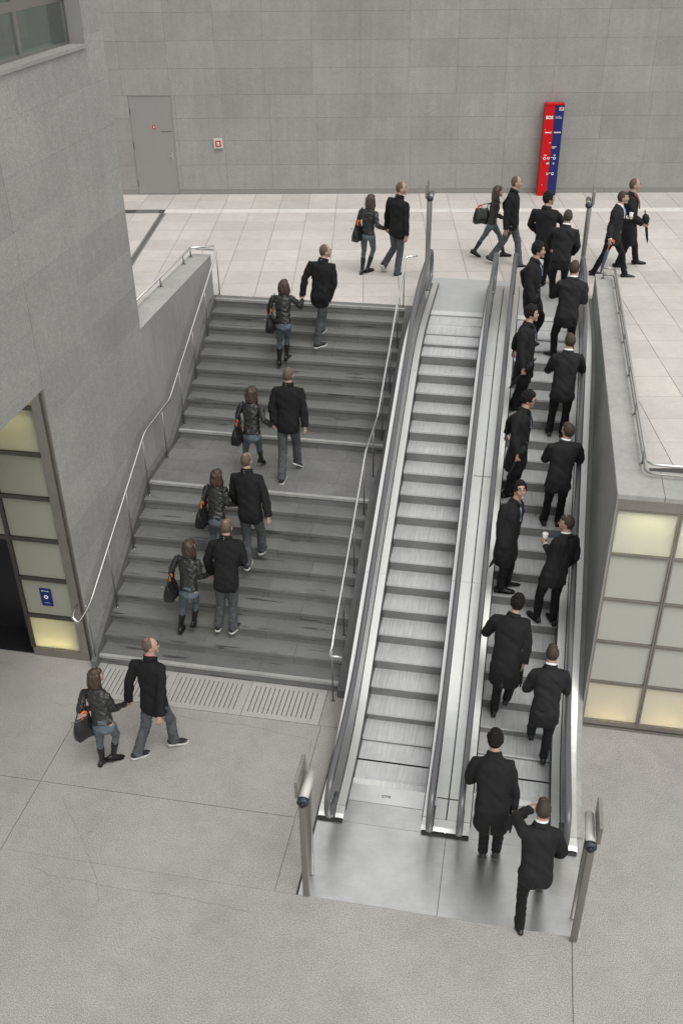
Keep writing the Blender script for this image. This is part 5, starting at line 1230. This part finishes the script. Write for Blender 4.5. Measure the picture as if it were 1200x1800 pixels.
HOLD = {('K1', 1): (0, .1, -1), ('K2', 1): (.05, .2, -1), ('K3', 1): (0, .1, -1), ('K4', 1): (0, 0, -1), ('K5', 1): (0, 0, -1), ('K6', 1): (0, 0, -1), ('K8', 1): (1, 0, -.2), ('S8', 1): (0, 0, -1), ('S8', -1): (.9, -.1, .35), ('S3', -1): (-.6, .4, .8)}
FOOT = {('K3', 1): 0, ('S6', -1): -50, ('M1', 1): 8, ('M1', -1): 8, ('M6', -1): -10, ('M2', 1): 14, ('M3', 1): 16, ('M4', 1): 10, ('M5', 1): 18}
def bag(key, c, label, yaw, top_from, wide=.36, handle='bagl'):
    c = V(c); R = frame(yaw + 90)
    b = empty('handbag', label, 'handbag', 'black leather shoulder bags', loc=tuple(c - V((0, 0, .16))))
    if key != 'W7': wide = .30
    def L(x, y, z): return V((0, 0, .16)) + R @ V((x, y, z))
    bm = bmesh.new(); rows = []
    for z, w, d in ((-.155, .42, .42), (-.14, .50, .50), (-.05, .50, .48), (.06, .44, .30), (.13, .38, .10), (.15, .36, .06)):
        row = []
        for i in range(16):
            a = 2 * math.pi * i / 16; ca, sa = math.cos(a), math.sin(a)
            row.append(bm.verts.new(L(math.copysign(abs(ca) ** .5, ca) * w * wide, math.copysign(abs(sa) ** .6, sa) * d * .17, z + .012 * math.sin(i * 2.1))))
        rows.append(row)
    for a, q in zip(rows, rows[1:]):
        for i in range(16): bm.faces.new((a[i], a[(i + 1) % 16], q[(i + 1) % 16], q[i]))
    bm.faces.new(rows[0][::-1]); bm.faces.new(rows[-1]); bmesh.ops.recalc_face_normals(bm, faces=bm.faces[:])
    mesh_obj('bag_body', bm, M['bagl'], b, True)
    tf = V(top_from) - c + V((0, 0, .16))
    for sx in (-1, 1):
        pts = catmull([L(sx * .11, 0, .13), L(sx * .08, 0, .20) * .75 + tf * .25, tf + V((.0, 0, -.02)) + R @ V((sx * .015, 0, 0)), tf], 4)
        tubeo('strap', M['bagl'], b, pts, .009, 6)
    for sx in (-1, 1): 
        o = boxo('buckle', M['beltsteel'], b, -.012, .012, -.004, .004, -.012, .012); o.location = L(sx * .12, -.07, .10)
    return b
def umbrella(label, top, tip, hmat='orange', cmat='umbb', hook=True, bulge=1.0, handle_len=.12, hookdir=(1, 0, 0), loose=False):
    top, tip = V(top), V(tip); d = (tip - top).normalized(); L_ = (tip - top).length
    b = empty('umbrella', label, 'umbrella', 'folded umbrellas carried by the passers-by', loc=tuple(tip))
    o = V(tip)
    bm = bmesh.new(); hd_ = V(hookdir); hd_ = (hd_ - d * hd_.dot(d)).normalized()
    if loose: handle_len = .06
    if hook:
        pts = [top - d * .0 + hd_ * .075 + d * .03] + [top + hd_ * .0375 - d * .0375 * math.sin(a) + hd_ * .0375 * math.cos(a) for a in [i * math.pi / 6 for i in range(7)]] + [top + d * handle_len]
    else: pts = [top, top + d * handle_len]
    tube(bm, [p - o for p in pts], .0125, 8); mesh_obj('handle', bm, M[hmat], b, True)
    bm = bmesh.new(); n = 8
    sp = [(handle_len / L_, .014), (handle_len / L_ + .06, .034), (.45, .036), (.8, .022), (.93, .010)]
    if loose: sp = [(.10, .020), (.16, .060), (.27, .078), (.36, .058), (.46, .026), (.60, .030), (.85, .022), (.95, .008)]
    P_ = [top + d * L_ * t - o for t, r in sp]; tube(bm, P_, [r * bulge for t, r in sp], 14)
    for i, v in enumerate(bm.verts):
        if i % 2: v.co += (v.co - (top - o) - d * (v.co - (top - o)).dot(d)) * -.28
    mesh_obj('folded_canopy', bm, M[cmat], b, True)
    bm = bmesh.new(); tube(bm, [top + d * L_ * .9 - o, V((0, 0, 0))], .004, 6); mesh_obj('ferrule', bm, M['beltsteel'], b, True)
    return b
LAB = {
 'M1': 'man in black jacket and dark jeans striding right on the lower floor near the drain',
 'W1': 'woman in black leather jacket walking on the lower floor by the drain slabs',
 'M2': 'man in black jacket and jeans on the lowest treads of the stairs, left foot low',
 'W2': 'woman with brown hair and leather jacket on the lowest treads of the stairs',
 'M3': 'man in black jacket on the lower flight just below the landing',
 'W3': 'woman in leather jacket on the lower flight just below the landing',
 'M4': 'man in black jacket and grey jeans walking on the stair landing',
 'W4': 'woman in leather jacket and blue jeans stepping on the stair landing',
 'M5': 'man in black jacket climbing the top steps of the stairs, head turned right',
 'W5': 'woman in leather jacket and boots climbing the top steps of the stairs',
 'M6': 'man in black jacket on the upper plaza just past the stair head, back foot raised',
 'W6': 'woman in leather jacket standing on the upper plaza just past the stair head',
 'M7': 'balding man in black jacket and jeans walking right behind the empty escalator',
 'W7': 'woman in leather jacket and green scarf walking right behind the empty escalator',
 'K7': 'dark haired man in long overcoat on the upper plaza before the red and blue pillar',
 'S7': 'man in charcoal suit just stepped off the crowded escalator onto the upper plaza',
 'S8': 'man in suit with blue tie striding right on the upper plaza with cup',
 'K8': 'balding man in black overcoat and red scarf striding right on the upper plaza',
 'K6': 'curly haired man in black overcoat at the very top of the crowded escalator',
 'S6': 'man in charcoal suit near the top of the crowded escalator, left shoe pointing sideways',
 'K5': 'dark haired man in overcoat in profile, second overcoat from the top of the escalator',
 'S5': 'man in dark suit, third suit from the top of the crowded escalator',
 'K4': 'man in overcoat and glasses looking down to the right halfway up the escalator',
 'S4': 'man in dark suit halfway up the escalator, head turned slightly left',
 'K3': 'man in overcoat and glasses on the escalator looking back towards the camera',
 'S3': 'man in dark suit with blue tie on the escalator holding up a paper cup',
 'K2': 'curly haired man in overcoat with back turned, stepping up the lower escalator steps',
 'S2': 'man in dark suit walking up the flat lowest steps of the escalator',
 'K1': 'curly haired man in black overcoat standing on the steel floor plate at the escalator foot',
 'S1': 'man in black suit stepping onto the steel floor plate with a hand at his ear'}
GRP = {'M': 'walking couples holding hands', 'W': 'walking couples holding hands', 'K': 'businessmen riding up in pairs', 'S': 'businessmen riding up in pairs', 'N': 'businessmen riding up in pairs'}
BAGW = {'W1': 'black shoulder bag of the woman on the lower floor', 'W2': 'black shoulder bag of the woman on the lowest treads', 'W3': 'black shoulder bag of the woman just below the landing', 'W4': 'black shoulder bag of the woman on the landing', 'W5': 'black shoulder bag of the woman on the top steps', 'W6': 'black shoulder bag of the woman past the stair head', 'W7': 'black tote bag swinging behind the woman walking right on the plaza'}
import time; _t = time.time()
PD = {}
for key, kind, s, yaw, hy, hpit, lift, bagp, Jf in PEOPLE:
    root, J, hands, rt, fw, R = person(key, kind, s, yaw, hy, hpit, lift, bagp, Jf, LAB[key], GRP[kind])
    PD[key] = (root, J, hands, rt, fw)
    if bagp:
        c = V(bagp)
        if key == 'W7': top = J['sr'] + V((0, -.05, .04))
        else: top = J['sl'] + V((0, -.02, .045)) + rt * .03
        bag(key, c, BAGW[key], yaw, top)
        hk = c + V((.0, -.01, .185)) if key != 'W7' else c + V((-.08, -.04, .16))
        umbrella(BAGW[key].replace('black shoulder bag', 'orange handled umbrella in the bag').replace('black tote bag swinging behind', 'orange handled umbrella in the tote of'), hk + V((0, 0, .02)), c + V((.02, 0, -.14)), hookdir=tuple(R.col[1]))
UL = {'K1': 'folded black umbrella held by the man in overcoat standing on the floor plate', 'K2': 'folded black umbrella held by the man in overcoat on the lower escalator steps', 'K3': 'folded black umbrella held by the man looking back at the camera',
      'K4': 'folded black umbrella held by the man looking down halfway up the escalator', 'K5': 'folded black umbrella held by the second overcoat from the escalator top', 'K6': 'folded black umbrella held by the man in overcoat at the escalator top'}
def grip(key, sd):
    w, d, w_, inn = PD[key][2][sd]; return w + d * .085 + inn * .022
FD = {'K1': (.03, -.15, -1), 'K2': (.05, -.1, -1), 'K3': (-.55, -.25, -1), 'K4': (-.45, -.3, -1), 'K5': (-.75, -.2, -1), 'K6': (-.3, -.1, -1)}
for kx, lab in UL.items():
    g = grip(kx, 1); d = V(FD[kx]).normalized()
    umbrella(lab, g - d * .30, g + d * .36, 'blackbox', 'umbb', False, 1.0, .16, loose=kx in ('K3', 'K4', 'K5', 'K6'))
g = grip('K8', 1); d = V((.22, -.05, -1)).normalized(); umbrella('folded black umbrella held upright in front by the man with the red scarf', g - d * .30, g + d * .38, 'blackbox', 'umbb', False, 1.0, .10, loose=True)
g = grip('S8', 1); d = V((-.16, .05, -1)).normalized(); umbrella('grey blue folded umbrella with orange crook held by the man in suit on the plaza', g - d * .03, g + d * .70, 'orange', 'umbl', True, 1.1, .16)
def cup(label, c):
    e = empty('paper_cup', label, 'paper cup', 'white paper cups', loc=tuple(c)); 
    bm = bmesh.new(); tube(bm, [(0, 0, -.055), (0, 0, .05)], [.029, .039], 20); mesh_obj('cup_body', bm, M['cup'], e, True)
    bm = bmesh.new(); tube(bm, [(0, 0, .0505), (0, 0, .058), (0, 0, .0585), (0, 0, .066)], [.042, .042, .037, .036], 20); mesh_obj('lid', bm, M['white'], e, True)
cup('white paper cup with lid in the hand of the man riding the escalator', grip('S3', -1) + V((0, 0, .035)) + PD['S3'][2][-1][3] * .02)
cup('white paper cup in the hand of the man striding on the upper plaza', grip('S8', -1) + V((0, 0, .02)) + PD['S8'][2][-1][3] * .02)
bpy.data.scenes.remove(TMP)
print('people', round(time.time() - _t, 1), 's; polys', sum(len(o.data.polygons) for o in bpy.data.objects if o.type == 'MESH'))
